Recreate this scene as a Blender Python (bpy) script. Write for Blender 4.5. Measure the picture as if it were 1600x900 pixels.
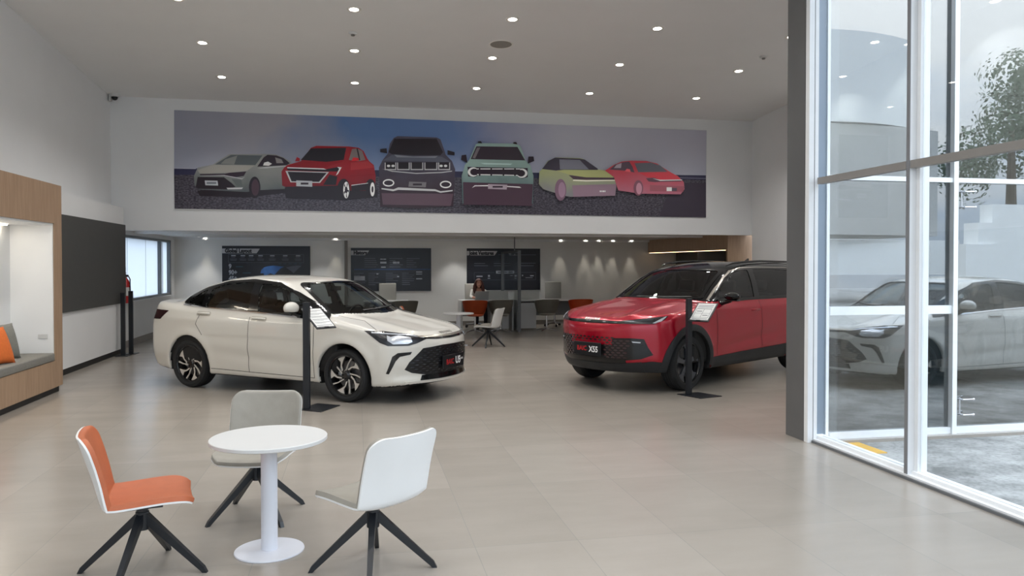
import bpy, bmesh, math, random
import numpy as np
from mathutils import Vector, Matrix, geometry
for o in list(bpy.data.objects): bpy.data.objects.remove(o)
sc = bpy.context.scene
C = sc.collection
PI = math.pi
R = math.radians
random.seed(7)

# ---------------------------------------------------------------- camera
FPX, CYPX, EYE = 1214.0, 432.0, 1.65
YAW = math.atan(242 / 1214.0)
PITCH = math.atan((CYPX - 413) / FPX)
cd = bpy.data.cameras.new('camera'); cam = bpy.data.objects.new('camera', cd); C.objects.link(cam)
cam.location = (0, 0, EYE)
cam.rotation_euler = (PI / 2 - PITCH, 0, -YAW)
cd.sensor_width = 36; cd.lens = FPX / 1600 * 36; cd.shift_y = -(450 - CYPX) / 1600
cd.clip_end = 300
sc.camera = cam

# ---------------------------------------------------------------- world, exposure
sc.view_settings.view_transform = 'Standard'; sc.view_settings.look = 'None'
sc.view_settings.gamma = 1; sc.view_settings.use_curve_mapping = False
EXPOSURE = 0.85
sc.view_settings.exposure = EXPOSURE
SKY = 3.2          # overcast sky
LAMP_W = 11.5      # each ceiling downlight
w = bpy.data.worlds.new('sky'); sc.world = w; w.use_nodes = True
nt = w.node_tree; nt.nodes.clear()
def N(nt, t, **k):
    n = nt.nodes.new(t)
    for a, b in k.items(): setattr(n, a, b)
    return n
out = N(nt, 'ShaderNodeOutputWorld'); bg = N(nt, 'ShaderNodeBackground'); tc = N(nt, 'ShaderNodeTexCoord')
mp_ = N(nt, 'ShaderNodeMapping'); mp_.inputs['Scale'].default_value = (1.6, 1.6, 4.5)
nz = N(nt, 'ShaderNodeTexNoise'); nz.inputs['Scale'].default_value = 1.7; nz.inputs['Detail'].default_value = 7
cr = N(nt, 'ShaderNodeValToRGB')
cr.color_ramp.elements[0].position = .38; cr.color_ramp.elements[0].color = (.48, .62, .80, 1)
cr.color_ramp.elements[1].position = .60; cr.color_ramp.elements[1].color = (.93, .94, .95, 1)
bg.inputs['Strength'].default_value = SKY
nt.links.new(tc.outputs['Generated'], mp_.inputs[0]); nt.links.new(mp_.outputs[0], nz.inputs['Vector'])
nt.links.new(nz.outputs[0], cr.inputs[0]); sz = N(nt, 'ShaderNodeSeparateXYZ'); mr = N(nt, 'ShaderNodeMapRange')     # overcast: the zenith is brighter than the horizon
mr.inputs['From Min'].default_value = 0; mr.inputs['From Max'].default_value = 1; mr.inputs['To Min'].default_value = SKY * .32; mr.inputs['To Max'].default_value = SKY * 1.55
nt.links.new(tc.outputs['Generated'], sz.inputs[0]); nt.links.new(sz.outputs['Z'], mr.inputs[0]); nt.links.new(mr.outputs[0], bg.inputs['Strength'])
nt.links.new(cr.outputs[0], bg.inputs[0]); nt.links.new(bg.outputs[0], out.inputs[0])
def portal(loc, rot, sx, sy):
    l = bpy.data.lights.new('daylight_portal', 'AREA'); l.shape = 'RECTANGLE'; l.size = sx; l.size_y = sy
    l.cycles.is_portal = True
    o = bpy.data.objects.new('daylight_portal', l); C.objects.link(o); o.location = loc; o.rotation_euler = rot
portal((4.35, 2.0, 2.7), (0, R(90), 0), 5.6, 9.4)          # side glazing, light goes to -X
portal((6.5, 6.42, 2.7), (R(90), 0, 0), 4.6, 5.4)           # entrance glazing, light goes to +Y
portal((-.2, -4.9, 2.9), (R(90), 0, 0), 8.4, 5.4)           # shop front behind the camera
sc.cycles.use_denoising = True
sc.cycles.max_bounces = 9; sc.cycles.diffuse_bounces = 5; sc.cycles.glossy_bounces = 5
sc.cycles.transparent_max_bounces = 16; sc.cycles.transmission_bounces = 6
sc.cycles.caustics_reflective = False; sc.cycles.caustics_refractive = False
sc.cycles.sample_clamp_indirect = 6

# ---------------------------------------------------------------- helpers
def lin(c):
    return tuple(((v / 255) / 12.92 if v / 255 <= .04045 else ((v / 255 + .055) / 1.055) ** 2.4) for v in c)
MATS = {}
def mat(name, col, rough=.5, metal=0, coat=0, coatr=.05, noise=.03, nscale=6, spec=.5, emit=None, es=0, bump=0, alpha=None):
    if name in MATS: return MATS[name]
    m = bpy.data.materials.new(name); m.use_nodes = True; t = m.node_tree; b = t.nodes['Principled BSDF']
    c = lin(col)
    b.inputs['Roughness'].default_value = rough; b.inputs['Metallic'].default_value = metal
    b.inputs['Coat Weight'].default_value = coat; b.inputs['Coat Roughness'].default_value = coatr
    b.inputs['Specular IOR Level'].default_value = spec
    b.inputs['Base Color'].default_value = (*c, 1)
    if emit:
        b.inputs['Emission Color'].default_value = (*lin(emit), 1); b.inputs['Emission Strength'].default_value = es
    if noise:
        g = N(t, 'ShaderNodeTexCoord'); n = N(t, 'ShaderNodeTexNoise'); n.inputs['Scale'].default_value = nscale; n.inputs['Detail'].default_value = 3
        r = N(t, 'ShaderNodeValToRGB')
        r.color_ramp.elements[0].position = .3; r.color_ramp.elements[1].position = .7
        r.color_ramp.elements[0].color = (*[v * (1 - noise) for v in c], 1); r.color_ramp.elements[1].color = (*[min(1, v * (1 + noise)) for v in c], 1)
        t.links.new(g.outputs['Object'], n.inputs['Vector']); t.links.new(n.outputs[0], r.inputs[0]); t.links.new(r.outputs[0], b.inputs['Base Color'])
        if bump:
            bp = N(t, 'ShaderNodeBump'); bp.inputs['Strength'].default_value = bump; bp.inputs['Distance'].default_value = .01
            n2 = N(t, 'ShaderNodeTexNoise'); n2.inputs['Scale'].default_value = nscale * 12; t.links.new(g.outputs['Object'], n2.inputs['Vector'])
            t.links.new(n2.outputs[0], bp.inputs['Height']); t.links.new(bp.outputs[0], b.inputs['Normal'])
    MATS[name] = m; return m
def wood(name, c1, c2, sc_=(14, 14, .7)):
    m = bpy.data.materials.new(name); m.use_nodes = True; t = m.node_tree; b = t.nodes['Principled BSDF']
    b.inputs['Roughness'].default_value = .45
    g = N(t, 'ShaderNodeTexCoord'); mp = N(t, 'ShaderNodeMapping'); mp.inputs['Scale'].default_value = sc_
    n = N(t, 'ShaderNodeTexNoise'); n.inputs['Scale'].default_value = 3; n.inputs['Detail'].default_value = 6; n.inputs['Roughness'].default_value = .65
    r = N(t, 'ShaderNodeValToRGB'); r.color_ramp.elements[0].position = .3; r.color_ramp.elements[1].position = .72
    r.color_ramp.elements[0].color = (*lin(c1), 1); r.color_ramp.elements[1].color = (*lin(c2), 1)
    t.links.new(g.outputs['Object'], mp.inputs[0]); t.links.new(mp.outputs[0], n.inputs['Vector']); t.links.new(n.outputs[0], r.inputs[0]); t.links.new(r.outputs[0], b.inputs['Base Color'])
    return m
def glassmat(name, tint, base=.06, fres=1.0, rough=0.0, rcol=(1, 1, 1)):
    """thin pane: tinted see-through mixed with a mirror part that grows at grazing angles"""
    m = bpy.data.materials.new(name); m.use_nodes = True; t = m.node_tree; t.nodes.clear()
    o = N(t, 'ShaderNodeOutputMaterial'); mx = N(t, 'ShaderNodeMixShader'); tr = N(t, 'ShaderNodeBsdfTransparent'); gl = N(t, 'ShaderNodeBsdfGlossy')
    tr.inputs[0].default_value = (*tint, 1); gl.inputs['Roughness'].default_value = rough; gl.inputs['Color'].default_value = (*rcol, 1)
    lw = N(t, 'ShaderNodeLayerWeight'); lw.inputs['Blend'].default_value = .12
    ma = N(t, 'ShaderNodeMath', operation='MULTIPLY_ADD'); ma.inputs[1].default_value = fres; ma.inputs[2].default_value = base
    ma.use_clamp = True
    t.links.new(lw.outputs['Fresnel'], ma.inputs[0]); t.links.new(ma.outputs[0], mx.inputs[0])
    t.links.new(tr.outputs[0], mx.inputs[1]); t.links.new(gl.outputs[0], mx.inputs[2]); t.links.new(mx.outputs[0], o.inputs[0])
    MATS[name] = m; return m
def link(name, me, m=None, parent=None, smooth=False, kind=None, label=None, cat=None, group=None, loc=None):
    o = bpy.data.objects.new(name, me); C.objects.link(o)
    if m is not None:
        for x in (m if isinstance(m, (list, tuple)) else [m]): me.materials.append(x)
    if parent is not None: o.parent = parent
    if smooth:
        for p in me.polygons: p.use_smooth = True
    if loc: o.location = loc
    return tag(o, label, cat, group, kind)
def tag(o, label=None, cat=None, group=None, kind=None):
    if label: o['label'] = label
    if cat: o['category'] = cat
    if group: o['group'] = group
    if kind: o['kind'] = kind
    return o
def thing(name, label, cat, loc=(0, 0, 0), rz=0, group=None, kind=None):
    o = bpy.data.objects.new(name, None); C.objects.link(o); o.location = loc; o.rotation_euler = (0, 0, rz); o.empty_display_size = .1
    return tag(o, label, cat, group, kind)
def copy_tree(o, parent=None):
    c = o.copy(); C.objects.link(c); c.parent = parent
    for ch in list(o.children): copy_tree(ch, c)
    return c
class MB:
    def __init__(s): s.b = bmesh.new()
    def box(s, c, d, rot=None, bevel=0, mi=0):
        r = bmesh.ops.create_cube(s.b, size=1)
        M = Matrix.Translation(c) @ (rot.to_4x4() if rot is not None else Matrix.Identity(4)) @ Matrix.Diagonal((*d, 1))
        bmesh.ops.transform(s.b, matrix=M, verts=r['verts'])
        fs = set(f for v in r['verts'] for f in v.link_faces)
        for f in fs: f.material_index = mi
        if bevel:
            es = list(set(e for v in r['verts'] for e in v.link_edges))
            bmesh.ops.bevel(s.b, geom=es, offset=bevel, segments=3, profile=.5, affect='EDGES')
        return s
    def bx(s, x0, x1, y0, y1, z0, z1, bevel=0, mi=0):
        return s.box(((x0 + x1) / 2, (y0 + y1) / 2, (z0 + z1) / 2), (abs(x1 - x0), abs(y1 - y0), abs(z1 - z0)), None, bevel, mi)
    def cyl(s, a, b, r1, r2=None, n=24, mi=0):
        a, b = Vector(a), Vector(b); d = b - a; r2 = r1 if r2 is None else r2
        q = d.to_track_quat('Z', 'Y')
        r = bmesh.ops.create_cone(s.b, cap_ends=True, segments=n, radius1=r1, radius2=r2, depth=d.length)
        bmesh.ops.transform(s.b, matrix=Matrix.Translation((a + b) / 2) @ q.to_matrix().to_4x4(), verts=r['verts'])
        for f in set(f for v in r['verts'] for f in v.link_faces): f.material_index = mi
        return s
    def lathe(s, prof, axis='Z', c=(0, 0, 0), n=48, mi=0, close=False):
        c = Vector(c); rings = []
        for r, h in prof:
            ring = []
            for k in range(n):
                a = 2 * PI * k / n; x, y = r * math.cos(a), r * math.sin(a)
                p = {'Z': (x, y, h), 'Y': (x, h, y), 'X': (h, x, y)}[axis]
                ring.append(s.b.verts.new(c + Vector(p)))
            rings.append(ring)
        pairs = list(zip(rings, rings[1:])) + ([(rings[-1], rings[0])] if close else [])
        for A, B in pairs:
            for k in range(n):
                f = s.b.faces.new((A[k], A[(k + 1) % n], B[(k + 1) % n], B[k])); f.material_index = mi
        return s
    def tube(s, pts, r, n=10, mi=0):
        pts = [Vector(p) for p in pts]; rings = []
        for i, p in enumerate(pts):
            d = (pts[min(i + 1, len(pts) - 1)] - pts[max(i - 1, 0)]).normalized()
            q = d.to_track_quat('Z', 'Y'); rr = r[i] if isinstance(r, (list, tuple)) else r
            rings.append([s.b.verts.new(p + q @ Vector((rr * math.cos(2 * PI * k / n), rr * math.sin(2 * PI * k / n), 0))) for k in range(n)])
        for A, B in zip(rings, rings[1:]):
            for k in range(n): s.b.faces.new((A[k], A[(k + 1) % n], B[(k + 1) % n], B[k])).material_index = mi
        for g in (rings[0][::-1], rings[-1]): s.b.faces.new(g).material_index = mi
        return s
    def prism(s, poly, f0, f1, mi=0):
        """polygon of 2-D points; f0/f1 map a 2-D point to 3-D on either side"""
        A = [s.b.verts.new(f0(p)) for p in poly]; B = [s.b.verts.new(f1(p)) for p in poly]; n = len(poly)
        for g in (A, B[::-1]): s.b.faces.new(g).material_index = mi
        for k in range(n): s.b.faces.new((A[k], B[k], B[(k + 1) % n], A[(k + 1) % n])).material_index = mi
        return s
    def sphere(s, c, r, u=20, v=14, mi=0):
        q = bmesh.ops.create_uvsphere(s.b, u_segments=u, v_segments=v, radius=1)
        d = r if isinstance(r, (list, tuple)) else (r, r, r)
        bmesh.ops.transform(s.b, matrix=Matrix.Translation(c) @ Matrix.Diagonal((*d, 1)), verts=q['verts'])
        for f in set(f for x in q['verts'] for f in x.link_faces): f.material_index = mi
        return s
    def build(s, name, m, parent=None, smooth=False, fix=True, **k):
        if fix: bmesh.ops.recalc_face_normals(s.b, faces=s.b.faces)
        me = bpy.data.meshes.new(name); s.b.to_mesh(me); s.b.free()
        o = link(name, me, m, parent, False, **k)
        if smooth:
            ang = smooth if smooth is not True else 40
            for p in me.polygons: p.use_smooth = True
            me.set_sharp_from_angle(angle=R(ang))
        return o
def textmesh(txt, size=1, bold=0, extrude=0, align='CENTER', spacing=1.0):
    cu = bpy.data.curves.new('lettering', 'FONT'); cu.body = txt; cu.size = size; cu.offset = bold; cu.extrude = extrude
    cu.align_x = align; cu.align_y = 'CENTER'; cu.space_character = spacing; cu.resolution_u = 3
    o = bpy.data.objects.new('tmp', cu); C.objects.link(o); dg = bpy.context.evaluated_depsgraph_get()
    me = bpy.data.meshes.new_from_object(o.evaluated_get(dg)); bpy.data.objects.remove(o); bpy.data.curves.remove(cu)
    me.materials.clear()
    return me
def text(name, txt, size, M, m, parent=None, sx=1, **k):
    kk = {a: k.pop(a) for a in list(k) if a in ('bold', 'extrude', 'align', 'spacing')}
    me = textmesh(txt, size, **kk); me.transform(M @ Matrix.Diagonal((sx, 1, 1, 1)))
    return link(name, me, m, parent, **k)
# camera rays, to find where a thing of the photograph stands on a wall or floor
_f = np.array([math.sin(YAW) * math.cos(PITCH), math.cos(YAW) * math.cos(PITCH), -math.sin(PITCH)])
_r = np.array([math.cos(YAW), -math.sin(YAW), 0.]); _u = np.cross(_r, _f); _c = np.array([0, 0, EYE])
def onY(px, py, Y):
    d = _f + _r * (px - 800) / FPX - _u * (py - CYPX) / FPX
    return _c + d * Y / d[1]

# ---------------------------------------------------------------- materials
M_wall = mat('white_wall_paint', (228, 229, 230), .75, noise=.012, nscale=2)
M_ceil = mat('ceiling_paint', (228, 228, 228), .8, noise=.012, nscale=1.5)
M_lowceil = mat('low_ceiling_paint', (214, 213, 210), .8, noise=.01)
M_far = mat('far_wall_paint', (226, 226, 224), .7, noise=.02, nscale=1)
M_wood = wood('oak_laminate', (150, 122, 98), (176, 148, 122))
M_wood2 = M_wood
M_black = mat('black_matte', (22, 22, 24), .5, noise=.05)
M_dark = mat('charcoal_panel', (72, 72, 70), .6, noise=.03)
M_col = mat('column_grey_cladding', (98, 98, 98), .45, noise=.07, nscale=3)
M_alu = mat('white_aluminium', (238, 240, 242), .4, noise=.02)
M_steel = mat('painted_steel_bar', (142, 139, 136), .45, noise=.03)
M_base = mat('skirting_tile', (128, 122, 116), .4, noise=.05)
M_frame = mat('window_frame_grey', (105, 108, 112), .4, noise=.02)
M_white = mat('white_laminate', (206, 206, 205), .35, noise=.01)
M_chrome = mat('chrome', (225, 225, 228), .12, metal=1, noise=.02)
M_led = mat('led_strip', (255, 245, 225), .5, emit=(255, 240, 215), es=6, noise=0)
M_lens = mat('downlight_lens', (255, 250, 240), .5, emit=(255, 248, 236), es=14, noise=0)
M_trim = mat('downlight_trim', (235, 232, 226), .4, noise=.01)
G_clear = glassmat('clear_window_glass', (.90, .92, .93), .02, .6)
G_front = glassmat('reflective_front_glass', (.60, .62, .61), .22, 1.0, rcol=(.95, .97, 1.0))

# floor
def floor_mat():
    m = bpy.data.materials.new('porcelain_floor'); m.use_nodes = True; t = m.node_tree; b = t.nodes['Principled BSDF']
    g = N(t, 'ShaderNodeTexCoord'); mp = N(t, 'ShaderNodeMapping'); mp.inputs['Location'].default_value = (-.05, -.80, 0)
    br = N(t, 'ShaderNodeTexBrick'); br.offset = 0; br.inputs['Scale'].default_value = 1
    br.inputs['Brick Width'].default_value = .62; br.inputs['Row Height'].default_value = 1.22; br.inputs['Mortar Size'].default_value = .0022
    br.inputs['Mortar Smooth'].default_value = .2; br.inputs['Bias'].default_value = 0
    br.inputs['Color1'].default_value = (*lin((156, 149, 140)), 1); br.inputs['Color2'].default_value = (*lin((163, 156, 147)), 1); br.inputs['Mortar'].default_value = (*lin((146, 142, 136)), 1)
    n = N(t, 'ShaderNodeTexNoise'); n.inputs['Scale'].default_value = 1.3; n.inputs['Detail'].default_value = 8; n.inputs['Roughness'].default_value = .6
    mp2 = N(t, 'ShaderNodeMapping'); mp2.inputs['Scale'].default_value = (.8, 2.2, 1)
    r = N(t, 'ShaderNodeValToRGB'); r.color_ramp.elements[0].position = .3; r.color_ramp.elements[1].position = .72
    r.color_ramp.elements[0].color = (.90, .895, .89, 1); r.color_ramp.elements[1].color = (1, 1, 1, 1)
    mx = N(t, 'ShaderNodeMix', data_type='RGBA', blend_type='MULTIPLY'); mx.inputs['Factor'].default_value = 1
    t.links.new(g.outputs['Object'], mp.inputs[0]); t.links.new(mp.outputs[0], br.inputs['Vector'])
    t.links.new(g.outputs['Object'], mp2.inputs[0]); t.links.new(mp2.outputs[0], n.inputs['Vector']); t.links.new(n.outputs[0], r.inputs[0])
    t.links.new(br.outputs['Color'], mx.inputs['A']); t.links.new(r.outputs[0], mx.inputs['B']); t.links.new(mx.outputs['Result'], b.inputs['Base Color'])
    rr = N(t, 'ShaderNodeMapRange'); rr.inputs['To Min'].default_value = .20; rr.inputs['To Max'].default_value = .28
    t.links.new(n.outputs[0], rr.inputs[0]); t.links.new(rr.outputs[0], b.inputs['Roughness'])
    b.inputs['Specular IOR Level'].default_value = .55
    return m
def ground_mat():
    m = bpy.data.materials.new('stained_concrete'); m.use_nodes = True; t = m.node_tree; b = t.nodes['Principled BSDF']; b.inputs['Roughness'].default_value = .85
    g = N(t, 'ShaderNodeTexCoord')
    n = N(t, 'ShaderNodeTexNoise'); n.inputs['Scale'].default_value = 1.6; n.inputs['Detail'].default_value = 10; n.inputs['Roughness'].default_value = .7
    n2 = N(t, 'ShaderNodeTexNoise'); n2.inputs['Scale'].default_value = 28; n2.inputs['Detail'].default_value = 4
    r = N(t, 'ShaderNodeValToRGB'); r.color_ramp.elements[0].position = .36; r.color_ramp.elements[1].position = .60
    r.color_ramp.elements[0].color = (*lin((112, 112, 110)), 1); r.color_ramp.elements[1].color = (*lin((176, 175, 172)), 1)
    r2 = N(t, 'ShaderNodeValToRGB'); r2.color_ramp.elements[0].position = .35; r2.color_ramp.elements[1].position = .5
    r2.color_ramp.elements[0].color = (.6, .6, .6, 1); r2.color_ramp.elements[1].color = (1, 1, 1, 1)
    mx = N(t, 'ShaderNodeMix', data_type='RGBA', blend_type='MULTIPLY'); mx.inputs['Factor'].default_value = .6
    for x in (n, n2): t.links.new(g.outputs['Object'], x.inputs['Vector'])
    t.links.new(n.outputs[0], r.inputs[0]); t.links.new(n2.outputs[0], r2.inputs[0])
    t.links.new(r.outputs[0], mx.inputs['A']); t.links.new(r2.outputs[0], mx.inputs['B']); t.links.new(mx.outputs['Result'], b.inputs['Base Color'])
    return m

# ---------------------------------------------------------------- the room
XL, XR, XG, YG, YB, YF, YN = -4.5, 8.5, 4.15, 6.6, 15.7, 20.8, -5.0
def zc(y): return 4.78 + .0654 * (15.7 - y)
S = 'structure'
f = MB()
f.prism([(XL - .2, YN), (XG + .12, YN), (XG + .12, YG - .1), (XR + .6, YG - .1), (XR + .6, YF + .2), (XL - .2, YF + .2)], lambda p: (p[0], p[1], 0), lambda p: (p[0], p[1], -.2))
f.build('floor', floor_mat(), kind=S)
g = MB(); g.bx(-14, 42, -36, 60, -.3, -.03); g.build('ground', ground_mat(), kind=S)
c = MB()
c.prism([(XL - .2, YN), (XG + .4, YN), (XG + .4, YG - .1), (XR + .6, YG - .1), (XR + .6, YB + .2), (XL - .2, YB + .2)], lambda p: (p[0], p[1], zc(p[1])), lambda p: (p[0], p[1], zc(p[1]) + .25))
c.build('ceiling', M_ceil, kind=S)
def slopewall(x0, x1, y0, y1, z0, name, m):
    b = MB(); b.prism([(y0, z0), (y1, z0), (y1, zc(y1) + .05), (y0, zc(y0) + .05)], lambda p: (x0, p[0], p[1]), lambda p: (x1, p[0], p[1])); return b.build(name, m, kind=S)
# left wall: full height as far as the bulkhead, then a window in the low part
slopewall(XL - .2, XL, YN, YB + .12, 0, 'wall_left', M_wall)
b = MB(); b.bx(XL - .2, XL, YB + .12, YF, 0, .907); b.bx(XL - .2, XL, YB + .12, YF, 2.235, 2.5); b.bx(XL - .2, XL, 20.35, YF, .907, 2.235)
b.build('wall_left', M_wall, kind=S)
slopewall(XR, XR + .2, YG + .0, YB + .0, 0, 'wall_right', M_wall)
b = MB(); b.bx(XR + .45, XR + .6, YB, YF, 0, 2.5); b.build('wall_right', M_dark, kind=S)
# bulkhead with the mural, low ceiling behind it
b = MB(); b.bx(XL, XR, YB, YB + .25, 2.29, zc(YB) + .05); b.build('wall_back', M_wall, kind=S)
b = MB(); b.bx(XL - .2, XR + .6, YB + .25, YF + .1, 2.33, 2.5); b.build('ceiling', M_lowceil, kind=S)
b = MB(); b.bx(XL, XR, 17.25, 17.42, 2.285, 2.33); b.build('trim_1', M_wall, kind=S)
b = MB(); b.bx(XL, XR, YF - .12, YF, 2.27, 2.33); b.build('trim_2', M_wall, kind=S)
b = MB(); b.bx(XL - .2, XR + .6, YF, YF + .2, 0, 2.5); b.build('wall_far', M_far, kind=S)
b = MB(); b.bx(-.32, -.24, YF - .08, YF, .0, 2.3, .01); b.build('trim_3', M_base, kind=S)
b = MB(); b.bx(XL, XL + .015, YB - .05, YF, 0, .13); b.bx(XL, XR, YF - .015, YF, 0, .12); b.build('baseboard_far', M_base, kind=S)
# shop front behind the camera: low wall, glazing with posts
b = MB(); b.bx(XL, XG, YN - .1, YN, 0, .12); b.bx(XL, XG, YN - .1, YN, 5.6, 6.4); b.build('wall_front', M_alu, kind=S)
t = thing('window_4', 'aluminium framed shop front glazing behind the seating', 'window', kind=S)
b = MB()
for i in range(6): b.bx(XL + 1.72 * i, XL + 1.72 * i + .06, YN - .08, YN + .04, .12, 5.6)
b.bx(XL, XG, YN - .06, YN + .02, 2.4, 2.46); b.build('frame', M_alu, t)
b = MB(); b.bx(XL, XG, YN - .03, YN - .02, .12, 5.6); b.build('glass', G_clear, t)

# ---------------------------------------------------------------- glazing on the right
t = thing('window_2', 'tall side glazing in white aluminium posts on the right', 'window', kind=S)
def mull(y0, y1, x0=XG, x1=XG + .17, z1=5.6, name='mullion', m=M_alu):
    b = MB(); b.bx(x0, x1, y0, y1, 0, z1); return b.build(name, m, t)
for y in (5.28, 3.95, 2.65, 1.35, .05, -1.25, -2.55, -3.85):
    mull(y - .035, y)
    mull(y - .035, y, XG - .006, XG - .0005, name='inner_face_shade', m=mat('mullion_shade_grey', (128, 130, 134), .4))  # added grey strip: shade on the mullion's room-side face, put into the colour
    mull(y + .001, y + .012, XG + .03, XG + .12, name='seal', m=M_frame)
    mull(y - .075, y - .036, XG + .055, XG + .10, name='glazing_bead')
mull(6.49, 6.55, 4.08, 4.132)
mull(6.50, 6.55, 4.133, 4.140, name='seal', m=M_frame); mull(6.49, 6.55, 4.141, 4.176, name='glazing_bead')
b = MB(); b.bx(XG - .012, XG + .15, YN, 6.56, .0, .035); b.bx(XG + .03, XG + .13, YN, 6.56, .035, .06); b.build('sill', M_alu, t)
b = MB(); b.bx(XG - .03, XG - .012, YN, 6.55, .0, .02); b.build('sill_nosing', M_frame, t)
ys = [6.50, 5.28, 3.95, 2.65, 1.35, .05, -1.25, -2.55, -3.85]
for a_, b_ in zip(ys, ys[1:]):
    b = MB(); b.bx(XG + .075, XG + .083, b_ + .001, a_ - .036, .06, 5.6); b.build('pane', G_clear, t)
    b = MB(); b.bx(XG + .0, XG + .055, b_ + .012, a_ - .036, 2.385, 2.445); b.build('transom', M_steel, t)
# grey clad column where the glazing turns
b = MB(); b.bx(XG - .07, XG + .02, 6.56, 6.86, 0, 5.5); b.build('column', M_col, kind=S)
# entrance glazing facing the forecourt
t = thing('window_3', 'reflective entrance glazing facing the forecourt', 'window', kind=S)
def bar(x0, x1, z0, z1, y0=YG - .03, y1=YG + .06, name='frame_bar', m=M_alu):
    b = MB(); b.bx(x0, x1, y0, y1, z0, z1); return b.build(name, m, t)
bar(4.305, 4.335, 0, 5.5, YG - .05, YG + .0, 'frame_post')
bar(4.178, 4.304, 0, 5.5, YG - .04, YG + .0, 'jamb', mat('slate_profile', (112, 126, 140), .4))
bar(4.36, 8.5, .0, .06, name='sill'); bar(4.36, 8.5, 2.445, 2.49); bar(5.67, 5.72, 0, 5.5, YG - .05, YG + .06, 'frame_post'); bar(5.48, 5.66, .06, 5.5, YG + .03, YG + .09, 'side_jamb', mat('blue_grey_profile', (150, 160, 170), .4))
bar(7.2, 7.25, 0, 5.5, name='frame_post'); bar(4.36, 5.67, 1.17, 1.25)
for x0, x1 in ((4.36, 5.67), (5.72, 7.2), (7.25, 8.5)):
    for z0, z1 in ((.06, 2.445), (2.49, 5.5)):
        bar(x0, x1, z0, z1, YG + .005, YG + .013, 'pane', G_front)
for z in (.26, 2.28):
    b = MB()
    for dz in (-.075, .075):
        b.cyl((5.77, YG, z + dz), (5.77, YG - .07, z + dz), .008); b.tube([(5.77, YG - .07, z + dz), (5.89, YG - .07, z + dz)], .007); b.sphere((5.89, YG - .07, z + dz), .013)
    b.cyl((5.77, YG - .03, z - .09), (5.77, YG - .03, z + .09), .006)
    b.build('pivot_fitting', M_chrome, t, smooth=True)

# outside, seen in the entrance glazing
b = MB(); b.bx(4.34, 4.62, 6.10, 6.50, -.03, -.022); b.build('kerb_mark', mat('yellow_paint', (222, 176, 84), .7, noise=.1), label='yellow painted mark on the concrete beside the glazing corner', cat='floor marking')
b = MB(); b.bx(4.6, 5.4, 2.7, 4.1, -.03, -.015, .004); b.build('door_mat', mat('mat_grey', (88, 94, 104), .95, noise=.1, nscale=60), label='dark grey door mat on the concrete outside', cat='mat')
M_bld = mat('grey_render', (196, 194, 190), .8, noise=.04, nscale=.4); M_bld2 = mat('white_render', (244, 244, 242), .8, noise=.02, nscale=.4)
def outer_curve(x0, x1, y0, bulge, z0, z1, name, m, lab):
    b = MB(); n = 24; pts = [(x0 + (x1 - x0) * i / n, y0 + bulge * (4 * (i / n) * (1 - i / n))) for i in range(n + 1)] + [(x1, y0 - 4), (x0, y0 - 4)]
    b.prism(pts, lambda p: (p[0], p[1], z0), lambda p: (p[0], p[1], z1)); o = b.build(name, m, None, 30, label=lab, cat='building'); return o
def tab(pts, sm=0.03, cub=True):
    p=np.array(sorted(pts),float); X=p[:,0]; Z=p[:,1]
    n=int((X[-1]-X[0]+1.0)/0.005)
    xs=np.linspace(X[0]-.5,X[-1]+.5,n)
    zs=np.interp(xs,X,Z)
    if cub:
        d=np.diff(Z)/np.diff(X); m=np.zeros(len(X)); m[1:-1]=(d[:-1]+d[1:])/2; m[0]=d[0]; m[-1]=d[-1]
        for i in range(1,len(X)-1):
            if d[i-1]*d[i]<=0: m[i]=0
            else: m[i]=2*d[i-1]*d[i]/(d[i-1]+d[i])
        i=np.clip(np.searchsorted(X,xs)-1,0,len(X)-2); h=X[i+1]-X[i]; t=np.clip((xs-X[i])/h,0,1)
        zs=(2*t**3-3*t*t+1)*Z[i]+(t**3-2*t*t+t)*h*m[i]+(3*t*t-2*t**3)*Z[i+1]+(t**3-t*t)*h*m[i+1]
    dx=xs[1]-xs[0]; k=int(3*sm/dx)
    if k>0:
        w=np.exp(-.5*(np.arange(-k,k+1)*dx/sm)**2); w/=w.sum()
        zs=np.convolve(np.pad(zs,k,mode='edge'),w,'valid')
    g=np.gradient(zs,xs)
    return lambda x:np.interp(x,xs,zs), lambda x:np.interp(x,xs,g)
def smax(a,b,k):
    h=np.maximum(k-np.abs(a-b),0)/k
    return np.maximum(a,b)+h*h*k*.25
def smin(a,b,k): return -smax(-a,-b,k)
def gs(t): return np.exp(-t*t)
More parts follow.
